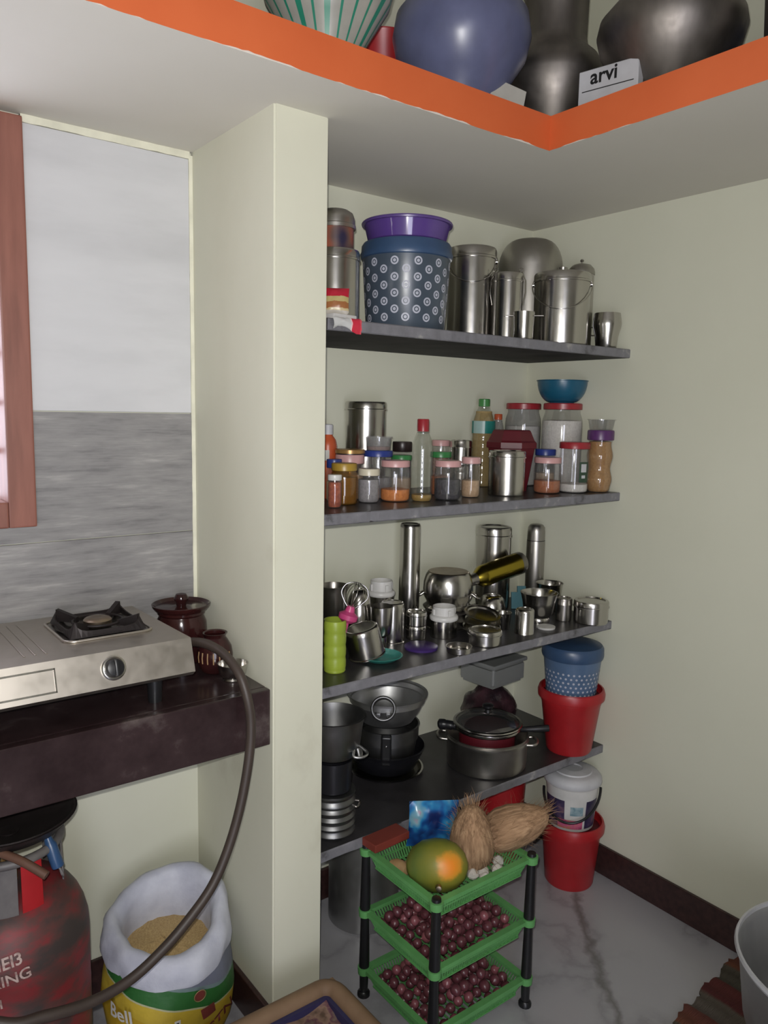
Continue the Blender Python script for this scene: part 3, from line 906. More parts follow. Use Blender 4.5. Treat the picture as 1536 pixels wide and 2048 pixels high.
# red box with chamfered lid
sx, sy, sr, sh = -0.258, -0.185, 0.077, 0.186
t = thing('red_container', 'deep red plastic container with angular lid behind a steel canister', 'container', (sx, sy, Z2), to_cam(sx, sy))
def oct_prof(ws, n=8):
    bm = bmesh.new(); rings = []
    for w, z in ws:
        rings.append([bm.verts.new((w * math.cos(2 * PI * (k + .5) / n), w * math.sin(2 * PI * (k + .5) / n), z)) for k in range(n)])
    for A, B in zip(rings, rings[1:]):
        for k in range(n): bm.faces.new((A[k], A[(k + 1) % n], B[(k + 1) % n], B[k]))
    bm.faces.new(rings[0][::-1]); bm.faces.new(rings[-1])
    return bm
from_bm('body', oct_prof([(sr * .70, 0), (sr * .99, sh * .72)]), 'red_dark', t, smooth=False)
from_bm('lid', oct_prof([(sr * 1.0, sh * .705), (sr * 1.06, sh * .71), (sr * 1.06, sh * .80), (sr * .98, sh * .83), (sr * .80, sh * .985), (sr * .76, sh)]), 'red_dark', t, smooth=False)
canister('steel_canister', 'short steel canister before the red container', 'canister', -0.387, -0.293, 0.053, 0.13, Z2, 0.16)
jar('spice_jar', 'jar with pink lid holding red-brown masala, by the short canister', -0.224, -0.305, 0.041, 0.108, Z2, 'pink', 'masala', .42, .16, neck=.92, group=GJ)
x_, y_, r_, h_ = -0.168, -0.246, 0.032, 0.129
jar('spice_jar', 'jar with cobalt blue lid peeping over the masala jar', x_, y_, r_ * .97, h_, Z2, 'blue_lid', 'tan_powder', .5, .15, neck=.97)
x_, y_, r_, h_ = -0.133, -0.33, 0.05, 0.154
t = jar('pet_jar', 'red-lidded ribbed jar with white powder at the bottom and dark green label', x_, y_, .0445, h_, Z2, 'redlid', 'white_powder', .2, .13, 'clear', .98, ribs=False)
M['dkgreen'] = plain('dark_green_print', srgb(44, 66, 50), .5)
curved_patch('label_print', .0449, .38, 1.15, h_ * .22, h_ * .62, 'dkgreen', t)
curved_patch('label_print', .0453, .5, .95, h_ * .42, h_ * .58, 'greywhite', t)
curved_patch('label_print', .0453, .55, .85, h_ * .30, h_ * .36, 'greywhite', t)
# wavy amber jar with purple lid and a clear bowl
yx, yy, yr, yh = -0.047, -0.358, 0.041, 0.191
ws = [(0, .0005), (yr * .72, .0005), (yr * .82, .004)]
hb = yh * .86
for k in range(25):
    f = k / 24
    ws.append((yr * (.915 + .075 * math.sin(f * 4.2 * PI - 1.0)), .008 + f * (hb - .012)))
ws += [(yr * .88, hb + .004), (yr * .86, yh - .004)]
jar('wavy_jar', 'wavy jar of amber lentils with a purple lid', yx, yy, yr, yh, Z2, 'purple_lid', 'amber_dal', .97, .16, 'clear', .93, shape=ws)
t = thing('glass_bowl', 'small clear bowl on the purple lid', 'bowl', (yx, yy, Z2 + yh))
lathe('body', hollow([(0, 0), (yr * .82, 0), (yr * .86, .002), (yr * .98, .031)], .0012), 'clear', t)
lathe('rim', [(yr * .97, .030), (yr * 1.05, .030), (yr * 1.05, .033), (yr * .95, .033)], 'clear', t)

# ================================================================ steel shelf
# lime tumbler holding a whisk
x_, y_, r_, h_ = -0.991, -0.312, 0.028, 0.132
t = thing('ribbed_beaker', 'lime green ribbed plastic beaker beside the partition', 'beaker', (x_, y_, Z3))
p = [(0, 0), (r_ * .9, 0), (r_ * .97, .003)]
for k in range(29):
    f = k / 28
    p.append((r_ * (1 - .05 * (.5 + .5 * math.cos(f * 8 * PI)) ** 3), .006 + f * (h_ - .008)))
p.append((r_, h_))
lathe('body', hollow(p, .0016), 'lime', t, seg=36)
wt = thing('whisk', 'wire whisk with bright pink handle standing in the lime beaker', 'whisk', (x_ + .006, y_ + .004, Z3 + .030), 0, rot=(R(-4), R(16), R(-30)))
tube('handle', spline([(0, 0, 0), (0, 0, .05), (0, 0, .1)], 4), .007, 'hotpink', wt, seg=12)
lathe('collar', [(0, .098), (.013, .094), (.024, .102), (.025, .114), (.013, .122), (.010, .136), (0, .136)], 'hotpink', wt, seg=18)
for k in range(4):
    a = PI * k / 4
    tube('wire_loop', spline([(math.cos(a) * q, math.sin(a) * q, w) for q, w in ((.006, .13), (.022, .146), (.034, .166), (.026, .188), (0, .197), (-.026, .188), (-.034, .166), (-.022, .146), (-.006, .13))], 4), .0011, 'steel', wt, seg=6)
# vessels behind
x_, y_, r_, h_ = -0.889, -0.15, 0.037, 0.175
tag(vessel('steel_pan', '', '', [(0, 0), (r_ * .85, 0), (r_ * .93, .004), (r_ * .95, h_ * .9), (r_ * 1.1, h_)], 'steel_dark', x_, y_, Z3), 'dark steel pan behind the whisk and beaker', 'pan')
x_, y_, r_, h_ = -0.817, -0.17, 0.04, 0.159
tag(lathe('steel_bowl', pot_inverted(r_, h_, .35, .5), 'steel', None, (x_, y_, Z3), None, 32), 'round steel bowl standing mouth down behind the tilted vessel', 'bowl')
# teal plate, tilted vessel leaning on it
px2, py2, pz2 = -0.8411, -0.3008, 0.845
tag(vessel('plastic_plate', '', '', [(0, 0), (.040, 0), (.046, .003), (.058, .011), (.060, .012)], 'teal', px2, py2, Z3, t=.0018), 'teal plastic plate under the tilted steel vessel', 'plate')
vx, vy, vr, vh = -0.873, -0.278, 0.05, 0.075
tag(lathe('steel_vessel', pot_inverted(.047, .078, .86, .12), 'steel', None, (vx + .004, vy - .004, Z3 + .0125), (R(-4), R(-14), 0), 32), 'plain steel vessel lying mouth down, tilted on the teal plate edge', 'vessel')
# goblet, tumbler, mixer jar
x_, y_, r_, h_ = -0.789, -0.235, 0.034, 0.121
tag(lathe('steel_measure', hollow([(0, 0), (.014, 0), (.0145, .002), (.016, .036), (.026, .046), (.030, h_ * .62), (r_ * .92, h_), (r_ * .95, h_)], .0012), 'steel', None, (x_, y_, Z3), None, 28), 'goblet shaped steel measure with narrow foot', 'measure')
x_, y_, r_, h_ = -0.717, -0.19, 0.035, 0.114
tag(lathe('steel_tumbler', pot_inverted(r_, h_, .82, .1), 'steel', None, (x_, y_, Z3), None, 28), 'steel tumbler standing mouth down beside the goblet measure', 'tumbler')
def mixer_jar(label, x, y, r, h, z, wh):
    t = thing('mixer_jar', label, 'mixer jar', (x, y, z), to_cam(x, y))
    lathe('jar_body', [(r * .98, 0), (r * 1.0, .003), (r * .98, h), (0, h)], 'steel', t)
    b = lathe('base_collar', [(r * 1.0, h - .002), (r * 1.06, h + .001), (r * 1.06, h + .008), (r * .98, h + .012), (r * .84, h + .014), (r * .84, h + wh), (r * .78, h + wh), (r * .78, h + .016), (0, h + .016)], 'white', t)
    for k in range(4):
        a = PI / 2 * k + .5
        box('lug', -.003, .003, -.005, .005, 0, wh * .45, 'white', b, (r * .87 * math.cos(a), r * .87 * math.sin(a), h + .014), (0, 0, a), bevel=.001, segs=1)
    return t
x_, y_, r_, h_ = -0.7, -0.115, 0.038, 0.16
mixer_jar('inverted steel mixer jar with white base near the back wall', x_, y_, r_, h_ - .042, Z3, .042)
x_, y_, r_, h_ = -0.554, -0.221, 0.039, 0.103
mixer_jar('short inverted mixer jar with white base before the round pot', x_ - .006, y_ - .012, r_, .052, Z3, .038)
# tall flask
x_, y_, r_, h_ = -0.584, -0.1, 0.031, 0.315
tag(lathe('steel_flask', [(0, 0), (r_ * .8, 0), (r_ * .88, .004), (r_ * .95, .04), (r_, .07), (r_, h_ - .012), (r_ * .97, h_ - .004), (r_ * .9, h_), (r_ * .86, h_ - .002), (0, h_ - .002)], 'steel', None, (x_, y_, Z3), None, 32), 'tall plain cylinder-like steel flask by the round pot', 'flask')
# inverted handi with ears on a ring
x_, y_, r_, h_ = -0.472, -0.15, 0.074, 0.168
tag(lathe('steel_pan', pot_inverted(r_ * .92, .058, .9, .15), 'steel_dark', None, (x_, y_, Z3), None, 36), 'low steel pan mouth down, carrying the round stained pot', 'pan')
h_ = h_ - .060
t = thing('steel_pot', 'round steel pot with brown stained base standing mouth down, ring ears', 'pot', (x_, y_, Z3 + .0585), to_cam(x_, y_))
lathe('body', [(r_ * 1.0, 0), (r_ * 1.02, .003), (r_ * .88, .010), (r_ * .87, .018), (r_ * .99, .034), (r_ * 1.02, h_ * .5), (r_ * 1.0, h_ * .72), (r_ * .92, h_ * .92), (r_ * .84, h_)], 'steel', t, seg=40)
lathe('base_disc', [(r_ * .84, h_), (r_ * .81, h_ + .002), (0, h_ + .002)], 'brown_steel', t, seg=40)
for s in (-1, 1):
    tube('ear', spline([(.014, s * r_ * .96, .045), (.016, s * (r_ + .014), .034), (0, s * (r_ + .022), .028), (-.016, s * (r_ + .014), .034), (-.014, s * r_ * .96, .045)], 4), .003, 'steel', t, seg=8)
# stack of squat tins
x_, y_, r_, h_ = -0.64, -0.205, 0.03, 0.077
for k, lb in enumerate(('squat shiny steel tin at the foot of a pair, beside the short mixer jar', 'squat shiny steel tin upon its twin, beside the short mixer jar')):
    canister('steel_tin', lb, 'tin', x_, y_, .030, .040, Z3 + k * .040, .32)
tag(lathe('plastic_disc', [(0, 0), (.046, 0), (.047, .006), (.044, .008), (0, .007)], 'purple_flat', None, (-0.6893, -0.2867, 0.845), None, 36), 'flat purple plastic lid lying on the shelf', 'lid')
x_, y_, r_, h_ = -0.627, -0.372, 0.035, 0.02
tag(vessel('steel_plate', '', '', [(0, 0), (r_ * .9, 0), (r_ * .95, .002), (r_ * .97, .016), (r_ * 1.04, .018)], 'steel', x_, y_, Z3), 'shallow steel dish at the shelf edge before the purple lid', 'dish')
x_, y_, r_, h_ = -0.509, -0.35, 0.048, 0.038
canister('steel_tin', 'wide low steel tin at the shelf edge', 'tin', x_, y_, r_, .042, Z3, .34)
# leaning lids
lx0, ly0, lz0 = -0.4559, -0.265, 0.892
for k, lb in enumerate(('steel lid lowest in the tilted pile before the round pot', 'steel lid in the middle of the tilted pile before the round pot', 'steel lid topmost in the tilted pile before the round pot')):
    rr = .060 - .003 * k
    tag(lathe('steel_plate', hollow([(0, 0), (rr * .5, 0), (rr * .8, .003), (rr * .86, .007), (rr, .008), (rr * 1.02, .010)], .001), 'steel', None, (lx0 + .012 + .004 * k, ly0 + .002, Z3 + .012 + .018 * k), (R(8 + 3 * k), R(-5 + 2 * k), 0), 32), lb, 'lid')
# dome bowl and the gold bottle lying on pot and bowl
x_, y_, r_, h_ = -0.296, -0.165, 0.043, 0.093
tag(lathe('steel_bowl', pot_inverted(r_ * 1.08, .075, .45, .45), 'steel', None, (x_, y_, Z3), None, 32), 'steel bowl mouth down under the gold bottle', 'bowl')
A = Vector((-0.3915, -0.15, 0.9711)); B = Vector((-0.1558, -0.152, 1.009))
d = B - A
q = d.to_track_quat('Z', 'Y')
L = d.length
t = thing('gold_bottle', 'gold tinted steel water bottle lying aslant over the bowls', 'bottle', A, rot=q.to_euler())
lathe('neck', [(0, 0), (.016, 0), (.017, .003), (.017, .026), (.019, .03), (.019, .034), (0, .034)], 'steel_dull', t)
lathe('body', [(.018, .034), (.022, .040), (.033, .058), (.035, .066), (.035, L - .022), (0, L - .022)], 'gold_steel', t)
lathe('base', [(.0352, L - .022), (.0352, L - .004), (.033, L), (0, L)], 'steel_dark', t)
canister('steel_canister', 'steel canister in the corner behind the gold bottle', 'canister', -0.193, -0.063, 0.057, 0.274, Z3, 0.12)
# flask with dome lid
x_, y_, r_, h_ = -0.045, -0.114, 0.031, 0.278
t = thing('thermos_flask', 'slim steel thermos flask with domed cup lid by the right wall', 'flask', (x_, y_, Z3), to_cam(x_, y_))
lathe('body', [(0, 0), (r_ * .96, 0), (r_, .004), (r_, h_ * .78), (r_ * .96, h_ * .80), (0, h_ * .8)], 'steel_dull', t)
lathe('cup_lid', [(r_ * .93, h_ * .802), (r_ * .97, h_ * .802), (r_ * .96, h_ * .90), (r_ * .90, h_ * .96), (r_ * .7, h_ * .99), (r_ * .35, h_), (0, h_)], 'steel_dull', t)
lathe('seam', [(r_ * .96, h_ * .793), (r_ * .985, h_ * .795), (r_ * .985, h_ * .802), (r_ * .9, h_ * .803)], 'black', t)
# teal rounded board
bx0, by0, bz0 = -0.1328, -0.125, 0.9105
bm = bmesh.new()
box_bm(bm, -.034, .034, -.004, .004, 0, .075)
ed = [e for e in bm.edges if abs(e.verts[0].co.y - e.verts[1].co.y) > .005 and e.verts[0].co.z > .05]
bmesh.ops.bevel(bm, geom=ed, offset=.02, segments=6, affect='EDGES')
tag(from_bm('plastic_board', bm, 'teal_grey', None, (bx0 + .004, by0 - .012, Z3 + .001), (R(-8), 0, R(-32)), False), 'small grey teal plastic board leaning beside the thermos flask', 'board')
# bowls at the right end
x_, y_, r_, h_ = -0.06, -0.195, 0.044, 0.092
tag(vessel('steel_bowl', '', '', [(0, 0), (r_ * .8, 0), (r_ * .86, .003), (r_ * .9, h_ * .6), (r_ * .97, h_ * .94), (r_ * 1.04, h_)], 'steel', x_, y_, Z3), 'deep steel bowl with open mouth by the thermos flask', 'bowl')
x_, y_, r_, h_ = -0.2, -0.274, 0.057, 0.093
tag(vessel('steel_bowl', '', '', [(0, 0), (r_ * .62, 0), (r_ * .64, .012), (r_ * .60, .016), (r_ * .82, .03), (r_ * .9, h_ * .7), (r_ * 1.0, h_ * .94), (r_ * 1.03, h_)], 'steel', x_, y_, Z3), 'flared steel bowl on a foot ring beside the upturned tumbler', 'bowl')
x_, y_, r_, h_ = -0.122, -0.309, 0.028, 0.073
canister('steel_tin', 'small dark steel tin between flared bowl and lidded tin', 'tin', x_, y_, .025, h_, Z3, .3, 'steel_dark')
x_, y_, r_, h_ = -0.064, -0.37, 0.056, 0.071
canister('steel_tin', 'broad lidded steel tin at the open end by the right wall', 'tin', x_, y_, r_ * .96, h_, Z3, .3)
x_, y_, r_, h_ = -0.336, -0.341, 0.03, 0.074
tag(lathe('steel_tumbler', pot_inverted(r_ * .95, h_, .78, .08), 'steel', None, (x_, y_, Z3), None, 28), 'tapered steel tumbler upturned before the flared bowl', 'tumbler')
tag(lathe('plastic_disc', [(0, 0), (.027, 0), (.028, .006), (0, .007)], 'white', None, (-0.2404, -0.3422, 0.845), None, 28), 'small white plastic lid lying by the upturned tumbler', 'lid')
x_, y_, r_, h_ = -0.356, -0.27, 0.031, 0.064
tag(vessel('steel_cup', '', '', [(0, 0), (.020, 0), (.022, .003), (.026, .045), (.028, .05)], 'steel', x_, y_, Z3), 'little steel cup between the tilted lids and the upturned tumbler', 'cup')

# ================================================================ lowest shelf
x_, y_ = -1.005, -.33
t = thing('ribbed_pot', 'ribbed steel steamer pot, coloured dark for shade, at the partition end of the lowest shelf', 'pot', (x_, y_, Z4))
p = [(0, 0), (.050, 0), (.054, .004)]
for k in range(25):
    f = k / 24
    p.append((.056 + .0028 * math.sin(f * 10 * PI), .008 + f * .098))
p += [(.058, .110), (.058, .115), (0, .115)]
lathe('body', p, 'alu_dark', t, seg=36)  # grey pot in a darker metal, flash shadow put into its colour
for s in (-1, 1):
    tube('ear', spline([(.012, s * .055, .085), (.014, s * .068, .082), (-.014, s * .068, .082), (-.012, s * .055, .085)], 4), .0028, 'steel_dark', t, rot=(0, 0, R(40)), seg=6)
o = vessel('black_pot', 'black pot stacked on the ribbed steamer', 'pot', [(0, 0), (.043, 0), (.047, .004), (.049, .08), (.053, .083)], 'black_soft', x_, y_, Z4 + .116)
t = thing('deep_pan', 'deep grey aluminium pan with loop ear on the black pot', 'pan', (x_, y_, Z4 + .203), rot=(R(0), R(0), to_cam(x_, y_)))
lathe('body', hollow([(0, 0), (.045, 0), (.055, .005), (.068, .035), (.074, .085), (.079, .105), (.081, .106)], .002), 'alu_dark', t, seg=40)
tube('ear', spline([(.0, .066, .02), (.018, .070, .012), (.034, .066, .008), (.030, .060, .03)], 5), .004, 'alu', t, seg=8)
tube('ear', spline([(.045, .045, .03), (.075, .05, .02), (.085, .03, .018), (.075, .01, .02), (.06, .02, .03)], 5), .0035, 'alu', t, rot=(0, 0, R(35)), seg=8)

# centre stack of pans
x_, y_ = -.68, -.128
o = vessel('steel_plate', 'wide steel plate lowest in the pile of pans', 'plate', [(0, 0), (.095, 0), (.1, .002), (.108, .009), (.112, .010)], 'steel', x_, y_, Z4, seg=48)
o = vessel('frying_pan', 'black non-stick pan inside the pile above the steel plate', 'pan', [(0, 0), (.078, 0), (.088, .006), (.106, .045), (.116, .066), (.118, .068)], 'black_soft', x_, y_, Z4 + .0105, t=.003, seg=48)
t = thing('saucepan', 'dark grey saucepan with upright black handle nested in the black pan', 'pan', (x_, y_, Z4 + .014), to_cam(x_, y_))
lathe('body', hollow([(0, 0), (.070, 0), (.078, .006), (.086, .06), (.090, .085), (.090, .088), (.094, .090), (.095, .130), (.098, .132)], .002), 'alu_dark', t, seg=48)
hb_ = box('handle', -.010, .010, -.015, .015, -.045, .048, 'black', t, (.106, 0, .088), (0, R(8), 0), bevel=.006, segs=3)
lathe('rivet', [(0, -.002), (.004, -.002), (.003, .002), (0, .003)], 'steel', hb_, (.0108, 0, .02), (0, R(90), 0), seg=12)
t = thing('kadai', 'grey aluminium kadai with ring ear topping the pile of pans', 'pan', (x_, y_, Z4 + .150), to_cam(x_, y_))
lathe('body', hollow([(0, 0), (.060, 0), (.078, .008), (.098, .04), (.108, .064), (.112, .066), (.113, .080), (.119, .082), (.120, .088)], .002), 'alu', t, seg=48)
tube('ring_ear', circle(.032, 0, 28), .0042, 'alu_dark', t, (.130, -.010, .086), (0, R(80), 0), seg=10, closed=True)
for s in (-1, 1):
    box('ear_bracket', -.008, .01, -.006, .006, -.008, .008, 'alu_dark', t, (.113, s * .014 - .010, .060), None, bevel=.002)

# wide cooker with red pot and glass lid
x_, y_ = -.405, -.272
t = thing('steel_cooker', 'wide steel casserole with side handles beneath a red pot', 'pot', (x_, y_, Z4), to_cam(x_, y_))
lathe('body', hollow([(0, 0), (.114, 0), (.119, .004), (.121, .020), (.122, .078), (.126, .084), (.126, .092), (.122, .094), (.124, .100)], .002), 'steel_dull', t, seg=56)
for s in (-1, 1):
    tube('loop_handle', spline([(.03, s * .118, .078), (.028, s * .142, .080), (0, s * .150, .081), (-.028, s * .142, .080), (-.03, s * .118, .078)], 5), .005, 'steel_dull', t, seg=10)
t = thing('red_pot', 'wine red pot with steel rim and black handles set in the casserole', 'pot', (x_, y_, Z4 + .0025), to_cam(x_, y_))
lathe('body', hollow([(0, 0), (.078, 0), (.083, .004), (.085, .112)], .002), 'red_dark', t, seg=48)
lathe('rim', [(.0845, .112), (.100, .112), (.102, .116), (.101, .122), (.096, .124), (.084, .122)], 'steel', t, seg=48)
tube('handle', spline([(.0, -.088, .104), (.0, -.112, .108), (-.004, -.135, .108), (-.006, -.150, .106)], 5), [.011] * 4 + [.014] * 5 + [.016] * 5 + [.013, .009], 'black', t, seg=12)
hx = tube('handle', spline([(-.01, .088, .106), (-.02, .125, .106), (-.03, .185, .110)], 5), [.009, .009, .009, .009, .009, .010, .010, .011, .011, .011, .010], 'black', t, seg=12)
t = thing('glass_cover', 'smoked glass lid with steel band lying on the red pot', 'lid', (x_, y_, Z4 + .1275), to_cam(x_, y_), rot=(0, 0, 0))
lathe('glass', [(.098, .004), (.092, .011), (.075, .021), (.05, .029), (.02, .033), (0, .0335)], 'clear_dark', t, seg=48)
lathe('band', [(.096, 0), (.103, 0), (.105, .003), (.103, .006), (.096, .007), (.096, 0)], 'steel', t, seg=48)
lathe('knob', [(0, .032), (.011, .032), (.009, .042), (.017, .050), (.017, .055), (.012, .058), (0, .059)], 'black', t, seg=20)
tube('base_ring', circle(.083, .002, 40), .0016, 'steel', t, seg=6, closed=True)

# dark bag bundle and grey box in the corner
x_, y_, z_ = -0.1213, -0.12, 0.5213
M['bag'] = mottled('dark_maroon_bag', [(.35, srgb(40, 30, 34)), (.65, srgb(74, 50, 56))], 14, .16, 4, bumps=.7, dist=.012)
bm = bmesh.new()
bmesh.ops.create_icosphere(bm, subdivisions=4, radius=1)
for v in bm.verts:
    n = v.co.copy()
    f = 1 + .07 * math.sin(n.x * 4 + n.z * 3) * math.cos(n.y * 4 + 1) + .035 * math.sin(n.z * 9 + n.x * 7 + 2 * math.sin(n.y * 5)) + .022 * abs(math.sin(n.y * 11 + n.z * 9 + n.x * 5))
    v.co = Vector((n.x * .098 * f, n.y * .080 * f, max(-.066, n.z * .104 * f)))
bag = from_bm('plastic_bag', bm, 'bag', None, (-.232, -.108, Z4 + .0662), None, True, 80)
tag(bag, 'shiny dark maroon plastic bag of goods in the shelf corner', 'bag')
t = thing('storage_box', 'grey translucent storage box on the maroon bag', 'box', (-.215, -.098, Z4 + .174), R(6))
bm = bmesh.new()
box_bm(bm, -.085, .085, -.075, .075, 0, .075)
bmesh.ops.bevel(bm, geom=bm.edges[:], offset=.012, segments=3, affect='EDGES')
from_bm('body', bm, 'grey_box', t)
box('lid', -.088, .088, -.078, .078, .070, .082, 'grey_box', t, bevel=.004)

# red bucket with dotted tub
x_, y_, r_ = -.112, -.348, .102
t = thing('red_bucket', 'red plastic bucket with flared rim on the lowest shelf end', 'bucket', (x_, y_, Z4), to_cam(x_, y_))
def red_bucket(t, r, h, base=.70):
    p = [(0, 0), (r * base * .95, 0), (r * base, .006), (r * .90, h * .76), (r * .92, h * .78), (r * .93, h * .84), (r * 1.02, h * .86), (r * 1.03, h * .93), (r * .99, h * .99), (r * .95, h)]
    lathe('body', hollow(p, .002), 'red', t, seg=48)
    lathe('lid', [(0, h * .86), (r * .86, h * .86), (r * .88, h * .89), (0, h * .90)], 'red_dark', t, seg=48)
red_bucket(t, r_, .205, .70)
t = thing('dotted_tub', 'blue lidded tub printed with small white dots, set in the red bucket', 'tub', (x_ + .004, y_ + .006, Z4 + .205 * .9 + .0008), to_cam(x_, y_))
M['denim_clear'] = plain('denim_translucent', srgb(84, 106, 136), .3)
def tub_r(z): return .078 + .012 * z / .12
lathe('body', [(0, 0), (.074, 0), (tub_r(0), .004), (tub_r(.12), .12), (0, .12)], 'denim_clear', t, seg=40)
lathe('lid', [(tub_r(.12), .116), (.094, .118), (.0965, .126), (.0955, .150), (.090, .158), (.05, .164), (0, .165)], 'denim', t, seg=40)
k = 0
for row in range(6):
    for c in range(-7, 8):
        zz = .012 + row * .0135
        a = (c + (.5 if row % 2 else 0)) * .19
        bm = bmesh.new(); vs2 = []
        for q in range(8):
            th = 2 * PI * q / 8; rr = .0036
            zq = zz + rr * math.sin(th); Rr = tub_r(zq) + .0006; aa = a + rr * math.cos(th) / Rr
            vs2.append(bm.verts.new((Rr * math.cos(aa), Rr * math.sin(aa), zq)))
        bm.faces.new(vs2)
        from_bm('printed_dot', bm, 'dot_white', t, smooth=False)

# ================================================================ floor, under the shelves
x_, y_, r_ = -.115, -.378, .101
t = thing('red_bucket', 'red plastic bucket on the floor, white paint pail on it', 'bucket', (x_, y_, 0), to_cam(x_, y_))
red_bucket(t, r_, .212, .76)
t = thing('paint_pail', 'white printed pail with lid and black handle on the floor bucket', 'pail', (x_ + .004, y_ + .008, .212 * .9 + .0008), to_cam(x_, y_))
def pr_(z): return .071 + .012 * z / .14
lathe('body', [(0, 0), (.067, 0), (pr_(0), .003), (pr_(.14), .14), (.084, .141), (.085, .146), (0, .146)], 'white', t, seg=48)
lathe('lid', [(.083, .147), (.0905, .147), (.092, .152), (.090, .163), (.082, .172), (.074, .176), (.060, .177), (.058, .181), (.03, .184), (.028, .181), (0, .181)], 'greywhite', t, seg=48)
M['print_dark'] = mottled('pail_print_dark', [(.35, srgb(44, 38, 66)), (.55, srgb(70, 58, 88)), (.7, srgb(120, 90, 104))], 24, .4, 3)
M['print_pink'] = mottled('pail_print_flowers', [(.35, srgb(150, 60, 96)), (.5, srgb(196, 96, 130)), (.62, srgb(190, 120, 90)), (.75, srgb(206, 200, 200))], 40, .4, 3)
M['print_teal'] = mottled('pail_print_teal', [(.4, srgb(104, 136, 146)), (.7, srgb(176, 190, 196))], 36, .4, 3)
def side_patch(parent, a0, a1, z0, z1, mat, off, rf, n=10, name='printed_panel'):
    bm = bmesh.new(); rows = []
    for i in range(n + 1):
        a = a0 + (a1 - a0) * i / n
        rows.append([bm.verts.new(((rf(z) + off) * math.cos(a), (rf(z) + off) * math.sin(a), z)) for z in (z0, (z0 + z1) / 2, z1)])
    for A_, B_ in zip(rows, rows[1:]):
        for q in (0, 1): bm.faces.new((A_[q], B_[q], B_[q + 1], A_[q + 1]))
    return from_bm(name, bm, mat, parent)
side_patch(t, -1.25, -.25, .012, .105, 'print_dark', .0005, pr_)
side_patch(t, .62, 1.3, .012, .105, 'print_dark', .0005, pr_)
side_patch(t, -.55, .52, .012, .042, 'print_pink', .0009, pr_)
side_patch(t, -.02, .5, .058, .088, 'print_teal', .0007, pr_)
pts = []
for k in range(31):
    a = PI * k / 30
    pts.append((math.sin(a) * .094, math.cos(a) * .088, .118 - math.sin(a) * .075 - math.cos(a) * -.010))
tube('handle', pts, .0042, 'black', t, seg=8)
# second red bucket behind, under the shelf
t = thing('red_bucket', 'red bucket far under the shelf behind the coconuts', 'bucket', (-.20, -.135, 0), to_cam(-.2, -.135))
red_bucket(t, .1, .36, .78)
# aluminium drum
x_, y_ = -.76, -.135
t = thing('aluminium_drum', 'dull aluminium storage drum on the floor behind the green rack', 'drum', (x_, y_, 0), to_cam(x_, y_))
lathe('body', [(0, 0), (.098, 0), (.104, .006), (.104, .31), (0, .31)], 'alu', t, seg=48)
lathe('lid', [(.105, .30), (.109, .30), (.109, .325), (.1, .332), (0, .334)], 'alu', t, seg=48)

# ---------------------------------------------------------------- green vegetable rack
RX0, RX1, RY0, RY1 = -.950, -.638, -.670, -.402
rk = thing('vegetable_rack', 'three-tier green plastic rack with black legs, heaped with onions', 'rack', ((RX0 + RX1) / 2, (RY0 + RY1) / 2, 0))
RW, RD = (RX1 - RX0) / 2, (RY1 - RY0) / 2
TZ = (.078, .237, .403)
TD = .052
def tray(z):
    bm = bmesh.new()
    o_, i_ = .006, .010
    box_bm(bm, -RW - o_, RW + o_, -RD - o_, -RD + i_, z - .010, z)
    box_bm(bm, -RW - o_, RW + o_, RD - i_, RD + o_, z - .010, z)
    box_bm(bm, -RW - o_, -RW + i_, -RD + i_, RD - i_, z - .010, z)
    box_bm(bm, RW - i_, RW + o_, -RD + i_, RD - i_, z - .010, z)
    rim = from_bm('tray_rim', bm, 'rackgreen', rk, smooth=False)
    zb = z - TD
    for ax in (0, 1):
        L_ = RW if ax == 0 else RD
        Wd = RD if ax == 0 else RW
        for s in (-1, 1):
            bm = bmesh.new()
            n = int(2 * L_ / .0085)
            for k in range(n + 1):
                u = -L_ + .006 + (2 * L_ - .012) * k / n
                top = Wd - .004; bot = Wd - .020
                w = .0022
                def P(uu, vv, zz):
                    return (uu, s * vv, zz) if ax == 0 else (s * vv, uu, zz)
                ub = u * (L_ - .016) / L_
                V = [bm.verts.new(P(*q)) for q in ((ub - w, bot, zb), (ub + w, bot, zb), (u + w, top, z - .009), (u - w, top, z - .009), (ub - w, bot - .002, zb), (ub + w, bot - .002, zb), (u + w, top - .002, z - .009), (u - w, top - .002, z - .009))]
                for f in ((0, 1, 2, 3), (7, 6, 5, 4), (0, 3, 7, 4), (1, 5, 6, 2)):
                    bm.faces.new([V[i] for i in f])
            for fz in (.5,):
                vv = Wd - .020 + .016 * fz; hh = zb + (TD - .009) * fz
                q0 = P(-L_ + .012, vv + .0008, hh - .002); q1 = P(L_ - .012, vv - .0028, hh + .002)
                box_bm(bm, min(q0[0], q1[0]), max(q0[0], q1[0]), min(q0[1], q1[1]), max(q0[1], q1[1]), q0[2], q1[2])
            from_bm('tray_side', bm, 'rackgreen', rim, smooth=False)
    bm = bmesh.new()
    n = 20
    for k in range(n + 1):
        xx = -RW + .018 + (2 * RW - .036) * k / n
        box_bm(bm, xx - .0025, xx + .0025, -RD + .018, RD - .018, zb, zb + .003)
    for k in range(8):
        yy = -RD + .018 + (2 * RD - .036) * k / 7
        box_bm(bm, -RW + .018, RW - .018, yy - .0025, yy + .0025, zb - .0015, zb + .001)
    from_bm('tray_grid', bm, 'rackgreen', rim, smooth=False)
    for sx_ in (-1, 1):
        for sy_ in (-1, 1):
            lathe('corner_socket', [(.0, z - .016), (.0155, z - .016), (.0165, z - .004), (.0165, z + .002), (0, z + .003)], 'rackgreen', rim, (sx_ * RW, sy_ * RD, 0), seg=16)
for z in TZ: tray(z)
